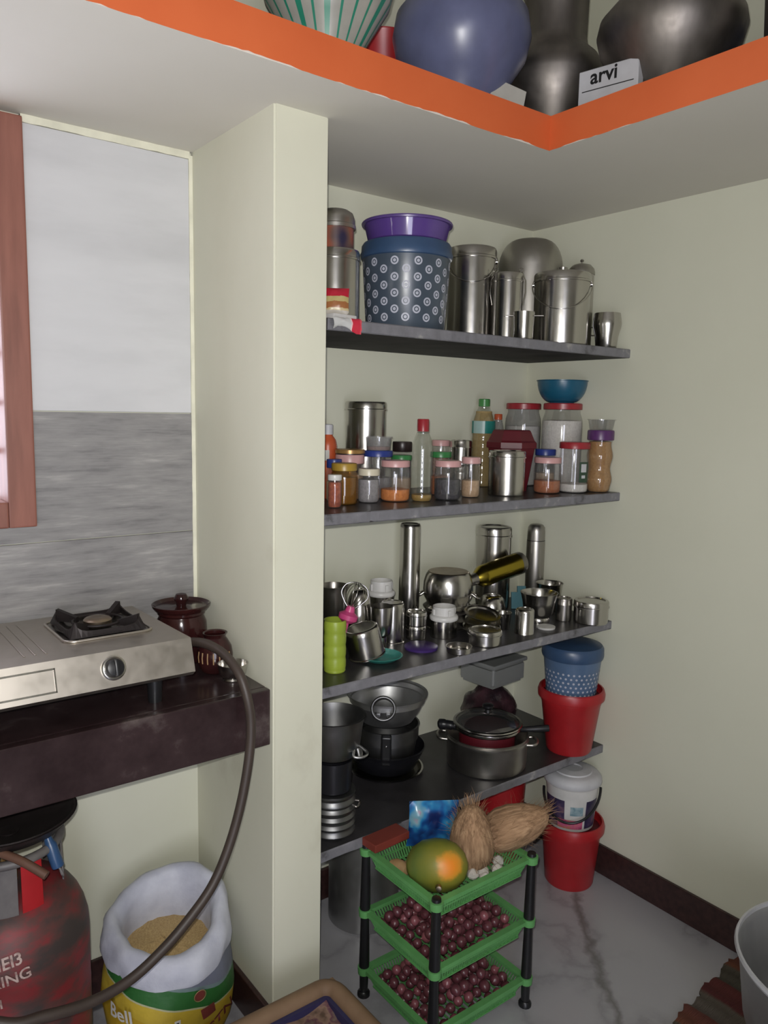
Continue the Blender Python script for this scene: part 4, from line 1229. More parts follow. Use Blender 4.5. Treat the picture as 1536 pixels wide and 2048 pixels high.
for sx_ in (-1, 1):
    for sy_ in (-1, 1):
        bm = bmesh.new()
        lathe_bm(bm, [(0, .012), (.0105, .012), (.0115, TZ[0] - .017), (0, TZ[0] - .017)], 14)
        lathe_bm(bm, [(0, TZ[0] + .003), (.0135, TZ[0] + .003), (.0105, TZ[1] - .017), (0, TZ[1] - .017)], 14)
        lathe_bm(bm, [(0, TZ[1] + .003), (.0135, TZ[1] + .003), (.0105, TZ[2] - .017), (0, TZ[2] - .017)], 14)
        lathe_bm(bm, [(0, TZ[2] + .003), (.0115, TZ[2] + .003), (.0105, TZ[2] + .010), (0, TZ[2] + .011)], 14)
        lg = from_bm('leg', bm, 'black', rk, (sx_ * RW, sy_ * RD, 0))
        lathe('foot', [(0, 0), (.0165, 0), (.0165, .008), (.012, .014), (0, .014)], 'black', lg, seg=14)

# onions
M['onion'] = mottled('onion_skin', [(.30, srgb(58, 26, 34)), (.52, srgb(92, 46, 54)), (.72, srgb(138, 94, 94))], 26, .32, 5, sc=(3, 3, .6), kind='Object')
M['onion_pale'] = mottled('onion_skin_pale', [(.30, srgb(104, 50, 66)), (.6, srgb(140, 84, 88)), (.8, srgb(190, 140, 120))], 26, .32, 5, sc=(3, 3, .6))
def onion_mesh(mt, seed):
    random.seed(seed)
    bm = bmesh.new()
    el = random.uniform(.9, 1.15)
    pr = [(0, -.90), (.30, -.86), (.62, -.68), (.88, -.36), (1, 0), (.93, .35), (.72, .66), (.40, .86), (.17, 1.0), (.10, 1.22), (.05, 1.34), (0, 1.36)]
    lathe_bm(bm, [(r, z * el) for r, z in pr], 12)
    me = bpy.data.meshes.new('onion')
    bm.to_mesh(me); bm.free()
    me.polygons.foreach_set('use_smooth', [True] * len(me.polygons))
    me.materials.append(M[mt])
    return me
om = [onion_mesh('onion', 1), onion_mesh('onion', 2), onion_mesh('onion_pale', 3), onion_mesh('onion', 4)]
random.seed(21)
cx_, cy_ = (RX0 + RX1) / 2, (RY0 + RY1) / 2
for z, lab, grp in ((TZ[1], 'small purple onion heaped in the middle tray of the green rack', 'onions in the middle tray'),
                    (TZ[0], 'small purple onion heaped in the bottom tray of the green rack', 'onions in the bottom tray')):
    for layer, (nx, ny, zz) in enumerate(((9, 8, -.034), (9, 7, -.011), (7, 6, .012))):
        for i in range(nx):
            for j in range(ny):
                sx_ = .0295; sy_ = .0290
                px = (i - (nx - 1) / 2) * sx_ + (.0 if layer != 1 else .0) + random.uniform(-.0025, .0025)
                py = (j - (ny - 1) / 2) * sy_ + random.uniform(-.0025, .0025)
                if layer == 0 and 0 < i < nx - 1 and 0 < j < ny - 1:
                    continue
                if layer == 2 and (random.random() < .12 or (abs(px) > .08 and abs(py) > .06)):
                    continue
                o = bpy.data.objects.new('onion', random.choice(om))
                COL.objects.link(o)
                s_ = random.uniform(.0112, .0152)
                o.scale = (s_, s_, s_)
                o.location = (cx_ + px, cy_ + py, z + zz + random.uniform(-.003, .003))
                o.rotation_euler = (random.uniform(-1.9, 1.9), random.uniform(-1.9, 1.9), random.uniform(0, 6))
                tag(o, lab, 'onion', grp)

# things on the top tray
random.seed(5)
TB = TZ[2] - TD + .003
PAP = (Matrix.Rotation(R(38), 3, 'Z') @ Matrix.Rotation(R(82), 3, 'X')).inverted() @ (Vector((-.14, -.82, .42)).normalized() * .064)
def papaya_mat():
    m, nt, b = new_mat('papaya_skin')
    tc = nt.nodes.new('ShaderNodeTexCoord')
    d = nt.nodes.new('ShaderNodeVectorMath'); d.operation = 'DISTANCE'
    nt.links.new(tc.outputs['Object'], d.inputs[0]); d.inputs[1].default_value = PAP
    ad = nt.nodes.new('ShaderNodeMath'); ad.operation = 'MULTIPLY_ADD'; ad.inputs[1].default_value = .05
    nt.links.new(noise(nt, coords(nt), 25, 5), ad.inputs[0]); nt.links.new(d.outputs[1], ad.inputs[2])
    nt.links.new(ramp(nt, ad.outputs[0], [(.030, srgb(226, 132, 30)), (.050, srgb(206, 140, 40)), (.062, srgb(128, 122, 40)), (.11, srgb(88, 104, 44)), (.16, srgb(120, 122, 50))]), b.inputs['Base Color'])
    b.inputs['Roughness'].default_value = .45
    return m
M['papaya'] = papaya_mat()
t = thing('papaya', 'ripening green papaya with an orange patch on the rack top', 'papaya', (-.869, -.578, TB + .0625))
lathe('fruit', [(0, -.074), (.020, -.071), (.040, -.058), (.055, -.034), (.0605, -.004), (.059, .022), (.049, .047), (.030, .066), (.010, .074), (0, .075)], 'papaya', t, rot=(R(82), R(0), R(38)), seg=32)
lathe('stalk', [(0, 0), (.008, 0), (.0065, .010), (0, .011)], 'brown_steel', t, (-.0448, -.0573, -.010), (R(82), 0, R(-38)), seg=10)
M['husk'] = mottled('coconut_husk', [(.3, srgb(120, 92, 66)), (.55, srgb(166, 132, 100)), (.8, srgb(196, 164, 128))], 40, .9, 6, sc=(3, 3, .35), bumps=.9, dist=.004)
def coconut(label, loc, rot, seed):
    random.seed(seed)
    t = thing('coconut', label, 'coconut', loc, rot=rot)
    def wob(a, r, z):
        return r * (1 + .06 * math.sin(3 * a + z * 30) + .04 * math.sin(7 * a + 2)), z
    lathe('husk', [(0, -.078), (.026, -.074), (.044, -.056), (.053, -.022), (.053, .012), (.046, .044), (.034, .070), (.022, .088), (.010, .098), (0, .099)], 'husk', t, seg=26, wob=wob)
    bm = bmesh.new()
    for k in range(420):
        a = random.uniform(0, 2 * PI)
        tip = random.random() < .45
        z0 = random.uniform(.04, .096) if tip else random.uniform(-.06, .06)
        r0 = max(.006, .053 * math.sqrt(max(0, 1 - (z0 / .103) ** 2)) * (1 if z0 < 0 else (1 - z0 * 2.4)))
        p0 = Vector((r0 * math.cos(a), r0 * math.sin(a), z0))
        ln = random.uniform(.02, .045)
        d_ = Vector((math.cos(a) * random.uniform(.05, .6), math.sin(a) * random.uniform(.05, .6), random.uniform(.5, 1.2) if tip else random.uniform(-.9, 1.0))).normalized()
        p1 = p0 + d_ * ln * .6; p2 = p0 + d_ * ln + Vector((random.gauss(0, .005), random.gauss(0, .005), random.gauss(0, .005)))
        w = Vector((-math.sin(a), math.cos(a), 0)) * .0004
        v = [bm.verts.new(q) for q in (p0 - w, p0 + w, p1 + w, p1 - w, p2)]
        bm.faces.new(v[:4]); bm.faces.new((v[3], v[2], v[4]))
    f = from_bm('fibre', bm, 'husk', t, smooth=False)
    f['kind'] = 'stuff'
    return t
coconut('fibrous brown coconut standing with its point up beside the papaya', (-.744, -.568, TB + .080), (R(6), R(-10), 0), 3)
coconut('fibrous brown coconut lying behind the upright one', (-0.637, -0.6001, 0.448), (R(55), R(-32), R(60)), 4)
# blue packet
M['blue_pack'] = None
def blue_pack():
    m, nt, b = new_mat('blue_packet_print')
    v = noise(nt, coords(nt), 17, 2)
    nt.links.new(ramp(nt, v, [(.34, srgb(24, 40, 92)), (.45, srgb(28, 78, 142)), (.55, srgb(48, 132, 184)), (.64, srgb(120, 164, 178)), (.72, srgb(186, 100, 130))]), b.inputs['Base Color'])
    b.inputs['Roughness'].default_value = .22
    return m
M['blue_pack'] = blue_pack()
o = pillow('detergent_packet', .135, .118, .044, 'blue_pack', None, (-.778, -.452, TB + .022), (R(-4), R(4), R(-24)), 14, 12)
tag(o, 'glossy blue printed packet standing at the back of the rack top', 'packet')
M['redbrown'] = plain('red_brown_wood', srgb(120, 52, 42), .5)
o = box('wooden_plank', -.056, .056, -.026, .026, 0, .020, 'redbrown', None, (-.905, -.424, TZ[2] + .012), (0, 0, R(3)), bevel=.002)
tag(o, 'short red-brown wooden plank resting on the rack corner', 'plank')
M['garlic'] = plain('garlic_skin', srgb(214, 208, 200), .6)
for k, (gx, gy) in enumerate(((-.765, -.595), (-.735, -.60), (-.752, -.625), (-.70, -.615), (-.672, -.59))):
    o = lathe('garlic_bulb', [(0, 0), (.010, .001), (.015, .008), (.0135, .016), (.007, .021), (.003, .024), (0, .0245)], 'garlic', None, (gx, gy, TB), (0, 0, k), 14, wob=lambda a, r, z: (r * (1 + .08 * math.cos(6 * a)), z))
    tag(o, 'white garlic bulb on the rack top beside the papaya', 'garlic', 'garlic bulbs on the rack top')
M['potato'] = mottled('potato_skin', [(.3, srgb(150, 118, 78)), (.7, srgb(182, 150, 106))], 20, .7, 5)
for k, (gx, gy, q) in enumerate(((-.905, -.480, .3), (-.868, -.492, 1.4))):
    o = lathe('potato', [(0, -.028), (.012, -.025), (.019, -.010), (.0195, .006), (.014, .022), (.006, .027), (0, .0275)], 'potato', None, (gx, gy, TB + .019), (R(90), 0, q), 16)
    tag(o, 'small tan potato in the rack top by the papaya', 'potato', 'potatoes on the rack top')

# ================================================================ gas stove
SX0, SX1, SY0, SY1, ST = -2.11, -1.395, -.372, -.022, 1.004
st = thing('gas_stove', 'two-burner stainless steel gas stove on the granite counter', 'stove', (0, 0, ZC))
zt = ST - ZC
# body shell: top, slanted front, sides
bm = bmesh.new()
prof_ = [(SY0 + .022, zt), (SY0, zt - .068), (SY0 + .012, zt - .078), (SY1, zt - .078), (SY1, zt)]
Lr = [bm.verts.new((SX0, y, z)) for y, z in prof_]
Rr_ = [bm.verts.new((SX1 + (.010 if k < 3 else 0), y, z)) for k, (y, z) in enumerate(prof_)]
for k in range(5):
    j = (k + 1) % 5
    if k == 0:
        continue
    bm.faces.new((Lr[k], Lr[j], Rr_[j], Rr_[k]))
bm.faces.new(Lr[::-1]); bm.faces.new(Rr_)
f0 = bm.faces.new((Lr[0], Lr[1], Rr_[1], Rr_[0]))
body = from_bm('stove_body', bm, 'stove_steel', st, smooth=False)
for xx in (SX0 + .06, SX1 - .06):
    for yy in (SY0 + .05, SY1 - .05):
        lathe('foot', [(0, 0), (.014, 0), (.017, zt - .077), (0, zt - .077)], 'black', st, (xx, yy, 0), seg=16)
# front panel axes: s along x, q up the slope
FN = Vector((0, -(.068), -.022)).normalized(); FN = Vector((0, -.951, .308))
def on_panel(x, q, off=0.0):
    """x along the stove, q 0..1 from the lower to the upper edge of the slanted front"""
    y = SY0 + .022 * q; z = zt - .068 + .068 * q
    return Vector((x, y, z)) + FN * off
PA = math.atan2(.022, .068)
kz = on_panel(-1.553, .52)
def knob(x):
    b_ = lathe('knob_bezel', [(.015, 0), (.0245, 0), (.0245, .003), (.022, .0055), (.019, .006), (.015, .004)], 'steel', st, on_panel(x, .52, .0005), (R(90) - PA, 0, 0), seg=32)
    kn = lathe('knob', [(0, .001), (.0185, .001), (.0185, .012), (.016, .018), (.008, .020), (0, .020)], 'black', b_, seg=28)
    box('grip', -.004, .004, -.017, .017, .016, .028, 'black', kn, bevel=.003)
knob(-1.553); knob(-1.95)
# pressed name plate
def plate(x0, x1, q0, q1):
    bm = bmesh.new()
    w = .003
    for a, b_, c, d_ in ((x0, x1, q0, q0 + .05), (x0, x1, q1 - .05, q1), (x0, x0 + w, q0, q1), (x1 - w, x1, q0, q1)):
        V = [bm.verts.new(on_panel(*p)) for p in ((a, c, .0002), (b_, c, .0002), (b_, d_, .0002), (a, d_, .0002), (a, c, .0016), (b_, c, .0016), (b_, d_, .0016), (a, d_, .0016))]
        for f in ((0, 3, 2, 1), (4, 5, 6, 7), (0, 1, 5, 4), (1, 2, 6, 5), (2, 3, 7, 6), (3, 0, 4, 7)):
            bm.faces.new([V[i] for i in f])
    fr = from_bm('name_plate', bm, 'steel', st, smooth=False)
plate(-1.86, -1.662, .14, .80)
# burners
def burner(cx, cy):
    b_ = lathe('drip_bowl', [(.088, .002), (.082, .001), (.070, -.004), (.045, -.006), (0, -.006)], 'steel_dark', st, (cx, cy, zt + .006), None, 40)
    # square pan well rim
    bm = bmesh.new()
    pts = []
    n = 6; hw = .092; rr = .022
    for sx_, sy_, a0 in ((1, 1, 0), (-1, 1, 90), (-1, -1, 180), (1, -1, 270)):
        for k in range(n + 1):
            a = R(a0 + 90 * k / n)
            pts.append((cx + sx_ * (hw - rr) + rr * math.cos(a), cy + sy_ * (hw - rr) + rr * math.sin(a), zt + .002))
    tube('well_rim', pts, .0032, 'stove_steel', st, seg=8, closed=True)
    bm = bmesh.new()
    bm.faces.new([bm.verts.new((x, y, zt + .0012)) for x, y, z in pts])
    from_bm('well', bm, 'steel_dark', st, smooth=False)
    lathe('burner_head', [(0, .006), (.028, .006), (.030, .010), (.030, .018), (.026, .022), (.012, .024), (0, .022)], 'brown_steel', st, (cx, cy, zt), seg=32)
    tube('burner_ring', circle(.052, .016, 36), .003, 'iron', st, (cx, cy, zt), seg=8, closed=True)
    # pan support: square skirt with four raised pointed prongs
    bm = bmesh.new()
    hw = .080; h0 = .004
    N = 14
    for side in range(4):
        ca, sa = math.cos(side * PI / 2), math.sin(side * PI / 2)
        prev = None
        for k in range(N + 1):
            u = -1 + 2 * k / N
            zz = .016 + .020 * abs(u) ** 5
            def T_(x, y, z): return bm.verts.new((cx + x * ca - y * sa, cy + x * sa + y * ca, zt + z))
            cur = [T_(u * hw, -hw, h0), T_(u * hw, -hw + .003, h0), T_(u * hw * (1 - .16 * abs(u) ** 5), -hw + .004 + .012 * abs(u) ** 5, zz), T_(u * hw * (1 - .16 * abs(u) ** 5), -hw + .001 + .012 * abs(u) ** 5, zz)]
            if prev:
                for q in range(4): bm.faces.new((prev[q], cur[q], cur[(q + 1) % 4], prev[(q + 1) % 4]))
            prev = cur
        # arm towards the burner
        def T2(x, y, z): return bm.verts.new((cx + x * ca - y * sa, cy + x * sa + y * ca, zt + z))
        a0 = (-hw * .84, -hw * .84); a1 = (-hw * .42, -hw * .42); w = .004
        V = [T2(a0[0] - w, a0[1] + w, .010), T2(a0[0] + w, a0[1] - w, .010), T2(a1[0] + w, a1[1] - w, .008), T2(a1[0] - w, a1[1] + w, .008),
             T2(a0[0] - w, a0[1] + w, .036), T2(a0[0] + w, a0[1] - w, .036), T2(a1[0] + w, a1[1] - w, .020), T2(a1[0] - w, a1[1] + w, .020)]
        for f in ((0, 3, 2, 1), (4, 5, 6, 7), (0, 1, 5, 4), (1, 2, 6, 5), (2, 3, 7, 6), (3, 0, 4, 7)):
            bm.faces.new([V[i] for i in f])
    from_bm('pan_support', bm, 'iron', st, smooth=False)
burner(-1.522, -.165)
burner(-1.95, -.165)
for k in range(3):
    box('pressed_groove', -1.665 - .02 * k, -1.661 - .02 * k, -.30, -.05, zt, zt + .0015, 'stove_steel', st, bevel=.0006, segs=1)

# ---------------------------------------------------------------- jars on the counter
M['ceramic'] = mottled('brown_glaze', [(.35, srgb(38, 17, 18)), (.65, srgb(58, 27, 26))], 9, .14, 4)
jx, jy = -1.298, -.092
t = thing('pickle_jar', 'glossy dark brown ceramic jar with knobbed lid beside the stove', 'jar', (jx, jy, ZC), to_cam(jx, jy))
JR = .062
lathe('body', [(0, 0), (JR * .78, 0), (JR * .86, .004), (JR * .98, .04), (JR * 1.0, .07), (JR * .97, .098), (JR * .88, .112), (JR * .86, .116), (JR * .92, .120), (JR * .92, .126), (0, .126)], 'ceramic', t, seg=40)
lathe('lid', [(JR * .80, .126), (JR * 1.0, .128), (JR * 1.12, .137), (JR * 1.14, .142), (JR * 1.10, .143), (JR * .98, .136), (JR * .4, .136), (JR * .2, .139), (JR * .2, .143), (JR * .27, .150), (JR * .28, .157), (JR * .2, .166), (0, .169)], 'ceramic', t, seg=40)
def relief(parent, rf, z0, a0, a1, mat, n=6, amp=.012):
    """raised vine motif on the jar side"""
    for k in range(n):
        a = a0 + (a1 - a0) * k / (n - 1)
        pts = []
        for q in range(9):
            f = q / 8
            aa = a + .16 * math.sin(f * 5); zz = z0 + f * .034
            rr = rf(zz) + .0002
            pts.append((rr * math.cos(aa), rr * math.sin(aa), zz))
        tube('relief_vine', pts, .0016, mat, parent, seg=6)
relief(t, lambda z: JR * (.98 + .02 * math.sin((z - .04) / .06 * PI / 2)), .048, -1.2, 1.2, 'ceramic')
M['clay_cream'] = plain('cream_slip', srgb(150, 120, 84), .5)
px3, py3, pr3, ph3 = -1.268, -0.221, 0.046, 0.103
t = thing('clay_pot', 'small round brown clay pot with cream scratched pattern against the partition', 'pot', (px3 - .002, py3, ZC), to_cam(px3, py3))
q = .042
lathe('body', hollow([(0, 0), (q * .55, 0), (q * .75, .006), (q * .96, .026), (q * 1.0, .044), (q * .92, .064), (q * .7, .080), (q * .6, .086), (q * .62, .092), (q * .70, .096)], .002), 'ceramic', t, seg=36)
for k in range(7):
    a = -1.1 + k * .34
    rr = q * 1.0
    tube('slip_stroke', [(rr * math.cos(a) * (1 if j_ == 1 else .965), rr * math.sin(a) * (1 if j_ == 1 else .965), .030 + .013 * j_) for j_ in range(3)], .0016, 'clay_cream', t, seg=6)
bx3, by3, br3, bh3 = -1.262, -0.297, 0.035, 0.048
t = thing('steel_dish', 'small steel dish with open mouth at the counter corner', 'dish', (bx3, by3, ZC))
lathe('bowl', hollow([(0, 0), (.022, 0), (.023, .004), (.021, .008), (.030, .018), (.033, .030), (.0345, .040), (.036, .041)], .0012), 'steel', t, seg=36)

# gas hose: from the stove side over the counter edge and down to the cylinder
hose = [(-1.383, -.10, .942), (-1.352, -.165, .935), (-1.326, -0.25, 0.959), (-1.304, -0.32, 0.9523), (-1.295, -0.385, 0.9252), (-1.288, -0.415, 0.8787), (-1.282, -0.424, 0.8162), (-1.29, -0.43, 0.7412), (-1.312, -0.436, 0.6476), (-1.344, -0.442, 0.5613), (-1.386, -0.45, 0.4919), (-1.441, -0.458, 0.4432), (-1.503, -0.466, 0.4034), (-1.573, -0.474, 0.3745), (-1.652, -0.484, 0.3713), (-1.734, -0.49, 0.3876), (-1.806, -0.48, 0.403), (-1.93, -.40, .47), (-1.95, -.33, .60), (-1.86, -.28, .655)]
t = thing('gas_hose', 'dark rubber gas hose hanging in a loop from stove to cylinder', 'hose', (0, 0, 0))
tube('hose', spline(hose, 8), .0105, 'rubber', t, seg=12)

# ---------------------------------------------------------------- gas cylinder
GX, GY, GR = -1.742, -.262, .150
t = thing('gas_cylinder', 'worn red cooking gas cylinder under the counter', 'gas cylinder', (GX, GY, 0), to_cam(GX, GY))
def gas_mat():
    m, nt, b = new_mat('worn_red_enamel')
    v = noise(nt, coords(nt, (1, 1, 2.2)), 6.5, 9, .62)
    nt.links.new(ramp(nt, v, [(.38, srgb(60, 51, 49)), (.48, srgb(88, 52, 49)), (.56, srgb(124, 38, 42)), (.72, srgb(108, 52, 50))]), b.inputs['Base Color'])
    b.inputs['Roughness'].default_value = .55
    return m
M['gas_red'] = gas_mat()
M['gas_grey'] = mottled('collar_grey', [(.35, srgb(84, 80, 80)), (.65, srgb(112, 108, 106))], 12, .5, 5)
prof = [(0, .030), (.09, .032), (.125, .048), (.145, .08), (GR, .125)]
prof += [(GR * 1.004, .29), (GR * 1.004, .296), (GR, .30)]
for k in range(0, 9):
    a = PI / 2 * k / 8
    prof.append((.045 + (GR - .045) * math.cos(a) ** .9 if k < 8 else .045, .415 + .125 * math.sin(a)))
prof.append((0, .54))
lathe('shell', prof, 'gas_red', t, seg=56)
lathe('foot_ring', [(.112, 0), (.118, 0), (.118, .05), (.112, .05), (.112, 0)], 'gas_grey', t, seg=40)
# collar of bent plates and a top ring
for a0, a1, mt in ((-.75, .15, 'gas_grey'), (.22, .62, 'red'), (1.4, 2.4, 'gas_grey'), (3.2, 4.2, 'gas_grey')):
    bm = bmesh.new(); rows = []
    for k in range(11):
        a = a0 + (a1 - a0) * k / 10
        rows.append([bm.verts.new((rr * math.cos(a), rr * math.sin(a), zz)) for rr, zz in ((.105, .498), (.101, .62), (.098, .62), (.102, .498))])
    for A_, B_ in zip(rows, rows[1:]):
        for q in range(4): bm.faces.new((A_[q], B_[q], B_[(q + 1) % 4], A_[(q + 1) % 4]))
    bm.faces.new(rows[0]); bm.faces.new(rows[-1][::-1])
    from_bm('collar_plate', bm, mt, t, angle=30)
curved_patch('sticker', .1052, -.75, -.2, .575, .590, 'white', t)
curved_patch('sticker', .1052, -.75, -.2, .592, .606, 'capblue', t)
curved_patch('sticker', .1054, -.75, -.3, .545, .553, 'offwhite', t)
tube('collar_ring', circle(.1, .624, 40), .009, 'gas_grey', t, seg=10, closed=True)
lathe('valve', [(0, .54), (.018, .54), (.018, .575), (.012, .58), (.012, .61), (0, .61)], 'gold', t, seg=18)
# stickers and stencilled letters
def on_shell(cx_a, cz, tilt=0.0):
    def f(x, y):
        xr = x * math.cos(tilt) - y * math.sin(tilt); yr = x * math.sin(tilt) + y * math.cos(tilt)
        a = cx_a + xr / GR
        z = cz + yr
        k = min(1, max(0, (z - .415) / .125))
        rr = (GR if k == 0 else .045 + (GR - .045) * math.sqrt(1 - k * k) ** .9) + .0022
        return (rr * math.cos(a), rr * math.sin(a), z)
    return f
M['stencil'] = mottled('worn_stencil_white', [(.35, srgb(120, 84, 80)), (.55, srgb(182, 160, 152))], 60, .7, 5)
text_mesh('stencil_text', 'HEI3', .030, 'stencil', t, on_shell(-.07, .456, .14), bold=.0006)
text_mesh('stencil_text', '3 KING', .030, 'stencil', t, on_shell(-.10, .424, .14), bold=.0004)
text_mesh('stencil_text', 'H', .026, 'stencil', t, on_shell(-.18, .380, .1), bold=.0004)
text_mesh('stencil_text', 'eee', .026, 'stencil', t, on_shell(-.22, .335, .1), bold=.0006)
# emblem: a ring with a hand-like flame stroke
bm = bmesh.new()
for k in range(26):
    a = R(150 + 230 * k / 25)
f = on_shell(-.10, .295, 0)
pts = [f(.036 * math.cos(R(120 + 200 * k / 24)), .036 * math.sin(R(120 + 200 * k / 24))) for k in range(25)]
tube('emblem_ring', pts, .0016, 'stencil', t, seg=6)
for k in range(3):
    pts = [f(.004 + .012 * k + .010 * q / 6, -.012 + .018 * q / 6 * (1 + .3 * k) + .004 * math.sin(q)) for q in range(7)]
    tube('emblem_stroke', pts, .0024, 'stencil', t, seg=6)
# cord with the blue valve cap
ca = 0.86
o = lathe('safety_cap', [(0, 0), (.011, 0), (.012, .003), (.012, .046), (.009, .052), (.007, .062), (0, .063)], 'capblue', t, (.118 * math.cos(ca), .118 * math.sin(ca), .586), (R(16), R(-14), 0), seg=18)
tube('cord', spline([(.118 * math.cos(ca), .118 * math.sin(ca), .588), (.128 * math.cos(ca), .128 * math.sin(ca), .572), (.118 * math.cos(ca + .08), .118 * math.sin(ca + .08), .566), (.105 * math.cos(ca), .105 * math.sin(ca), .63)], 6), .0022, 'gas_grey', t, seg=6)
# iron griddle on the cylinder
t = thing('iron_griddle', 'black iron griddle with brown handle lying on the cylinder collar', 'griddle', (GX + .004, GY, .636), to_cam(GX, GY))
lathe('pan', hollow([(0, 0), (.06, .002), (.105, .016), (.128, .040), (.130, .042)], .004), 'iron', t, seg=44)
M['wood_brown'] = plain('brown_wood', srgb(92, 64, 50), .6)
tube('handle', spline([(.100, -.02, .020), (.135, .02, .010), (.165, .06, -.012)], 5), .008, 'wood_brown', t, seg=10)
lathe('hub', [(0, .004), (.02, .004), (.02, .007), (0, .008)], 'iron', t, seg=20)

# ---------------------------------------------------------------- grain sack
SXc, SYc = -1.392, -.215
t = thing('grain_sack', 'open printed sack of grain with rolled white rim beside the cylinder', 'sack', (SXc, SYc, 0), to_cam(SXc, SYc))
def sack_mat():
    m, nt, b = new_mat('printed_woven_sack')
    tc = nt.nodes.new('ShaderNodeTexCoord'); sp = nt.nodes.new('ShaderNodeSeparateXYZ')
    nt.links.new(tc.outputs['Object'], sp.inputs[0])
    # height of the print edge swings across the sack, as the printed arc does
    sw = nt.nodes.new('ShaderNodeMath'); sw.operation = 'MULTIPLY_ADD'; sw.inputs[1].default_value = .28
    nt.links.new(sp.outputs['Y'], sw.inputs[0])
    ab = nt.nodes.new('ShaderNodeMath'); ab.operation = 'ABSOLUTE'; nt.links.new(sp.outputs['Y'], ab.inputs[0])
    nt.links.new(sp.outputs['Z'], sw.inputs[2])
    n = nt.nodes.new('ShaderNodeValToRGB'); n.color_ramp.interpolation = 'CONSTANT'
    e = n.color_ramp.elements
    st_ = [(0.0, srgb(196, 160, 40)), (.125, srgb(204, 176, 60)), (.164, srgb(190, 190, 150)), (.167, srgb(48, 108, 50)), (.204, srgb(120, 140, 140)), (.212, srgb(118, 122, 138))]
    while len(e) < len(st_): e.new(.5)
    for k, (p, c) in enumerate(st_):
        e[k].position = p; e[k].color = c
    nt.links.new(sw.outputs[0], n.inputs[0])
    mx = nt.nodes.new('ShaderNodeMixRGB'); mx.blend_type = 'MULTIPLY'; mx.inputs[0].default_value = .5
    nt.links.new(n.outputs[0], mx.inputs[1])
    nt.links.new(ramp(nt, noise(nt, coords(nt), 11, 5), [(.3, (.45, .45, .5, 1)), (.7, (1, 1, 1, 1))]), mx.inputs[2])
    nt.links.new(mx.outputs[0], b.inputs['Base Color'])
    b.inputs['Roughness'].default_value = .5
    bump(nt, b, noise(nt, coords(nt), 18, 3), .4, .01)
    return m
M['sack'] = sack_mat()
M['sack_white'] = mottled('white_sack_lining', [(.3, srgb(176, 178, 192)), (.7, srgb(204, 206, 216))], 14, .55, 5, bumps=.5, dist=.008)
def sw_(a, r, z):
    f = 1 + .015 * math.sin(2 * a + .6) + .018 * math.sin(5 * a + z * 20) + .012 * math.sin(9 * a - z * 30)
    return r * f, z
lathe('bag', [(0, 0), (.105, 0), (.130, .012), (.146, .06), (.153, .13), (.150, .18), (.138, .235), (.130, .255), (.126, .255), (.130, .2), (.12, .16), (0, .16)], 'sack', t, seg=64, wob=sw_, angle=80)
def rim_w(a, r, z):
    # the rim rises at the back and towards one side, as a slack bag's mouth does
    up = .058 * (.5 - .5 * math.cos(a)) ** 1.0 + .022 * math.sin(a - .4) * (.5 - .5 * math.cos(a))
    f = 1 + .025 * math.sin(2 * a + .6) + .035 * math.sin(3 * a + 1) + .018 * math.sin(7 * a + z * 50) + .012 * math.sin(13 * a - z * 70)
    k = max(0, min(1, (z - .15) / .1))
    return r * f, z + up * k
lathe('rolled_rim', [(.150, .216), (.1515, .226), (.149, .246), (.143, .266), (.132, .279), (.120, .281), (.109, .270), (.104, .248), (.103, .215), (.102, .185)], 'sack_white', t, seg=64, wob=rim_w, angle=80)
random.seed(9)
bm = bmesh.new(); rings = []
for k in range(9):
    r = .112 * k / 8
    if k == 0: rings.append([bm.verts.new((0, 0, .222))]); continue
    rings.append([bm.verts.new((r * math.cos(2 * PI * s / 40), r * math.sin(2 * PI * s / 40), .222 - .018 * (k / 8) ** 2 + random.gauss(0, .0016) - .02 * math.cos(2 * PI * s / 40) * k / 8)) for s in range(40)])
for A_, B_ in zip(rings, rings[1:]):
    for s in range(40):
        j = (s + 1) % 40
        if len(A_) == 1: bm.faces.new((A_[0], B_[s], B_[j]))
        else: bm.faces.new((A_[s], B_[s], B_[j], A_[j]))
g = from_bm('grain', bm, 'grain', t); g['kind'] = 'stuff'
def on_sack(ca_, cz, tilt=0.0, off=.0085):
    def f(x, y):
        xr = x * math.cos(tilt) - y * math.sin(tilt); yr = x * math.sin(tilt) + y * math.cos(tilt)
        a = ca_ + xr / .147
        z = cz + yr
        r, _ = sw_(a, .153 if z > .1 else .146 + .007 * max(z - .06, -.06) / .07, z)
        return ((r + off) * math.cos(a), (r + off) * math.sin(a), z)
    return f
M['maroon_ink'] = plain('maroon_ink', srgb(112, 50, 44), .6)
M['dark_ink'] = plain('dark_ink', srgb(50, 46, 50), .6)
M['white_ink'] = plain('white_ink', srgb(206, 204, 200), .6)
text_mesh('brand_text', 'Bell', .046, 'white_ink', t, on_sack(-.74, .152, .05), bold=.0008)
text_mesh('brand_text', 'STN', .042, 'maroon_ink', t, on_sack(.80, .100, .32), bold=.0008)
def decal(name, ca_, cz, w, h_, mat, tilt=0, off=.007):
    bm = bmesh.new(); rows = []
    f = on_sack(ca_, cz, tilt, off)
    for k in range(9):
        rows.append([bm.verts.new(f(-w / 2 + w * k / 8, q)) for q in (-h_ / 2, 0, h_ / 2)])
    for A_, B_ in zip(rows, rows[1:]):
        for q in (0, 1): bm.faces.new((A_[q], B_[q], B_[q + 1], A_[q + 1]))
    return from_bm(name, bm, mat, t)
decal('print_panel', -.15, .088, .080, .050, 'white_ink')
for k, w in enumerate((.030, .052, .044)):
    decal('print_line', -.10 + .02 * k, .103 - .013 * k, w, .0045, 'dark_ink', off=.008)
decal('print_square', .10, .140, .012, .014, 'white_ink', off=.008)
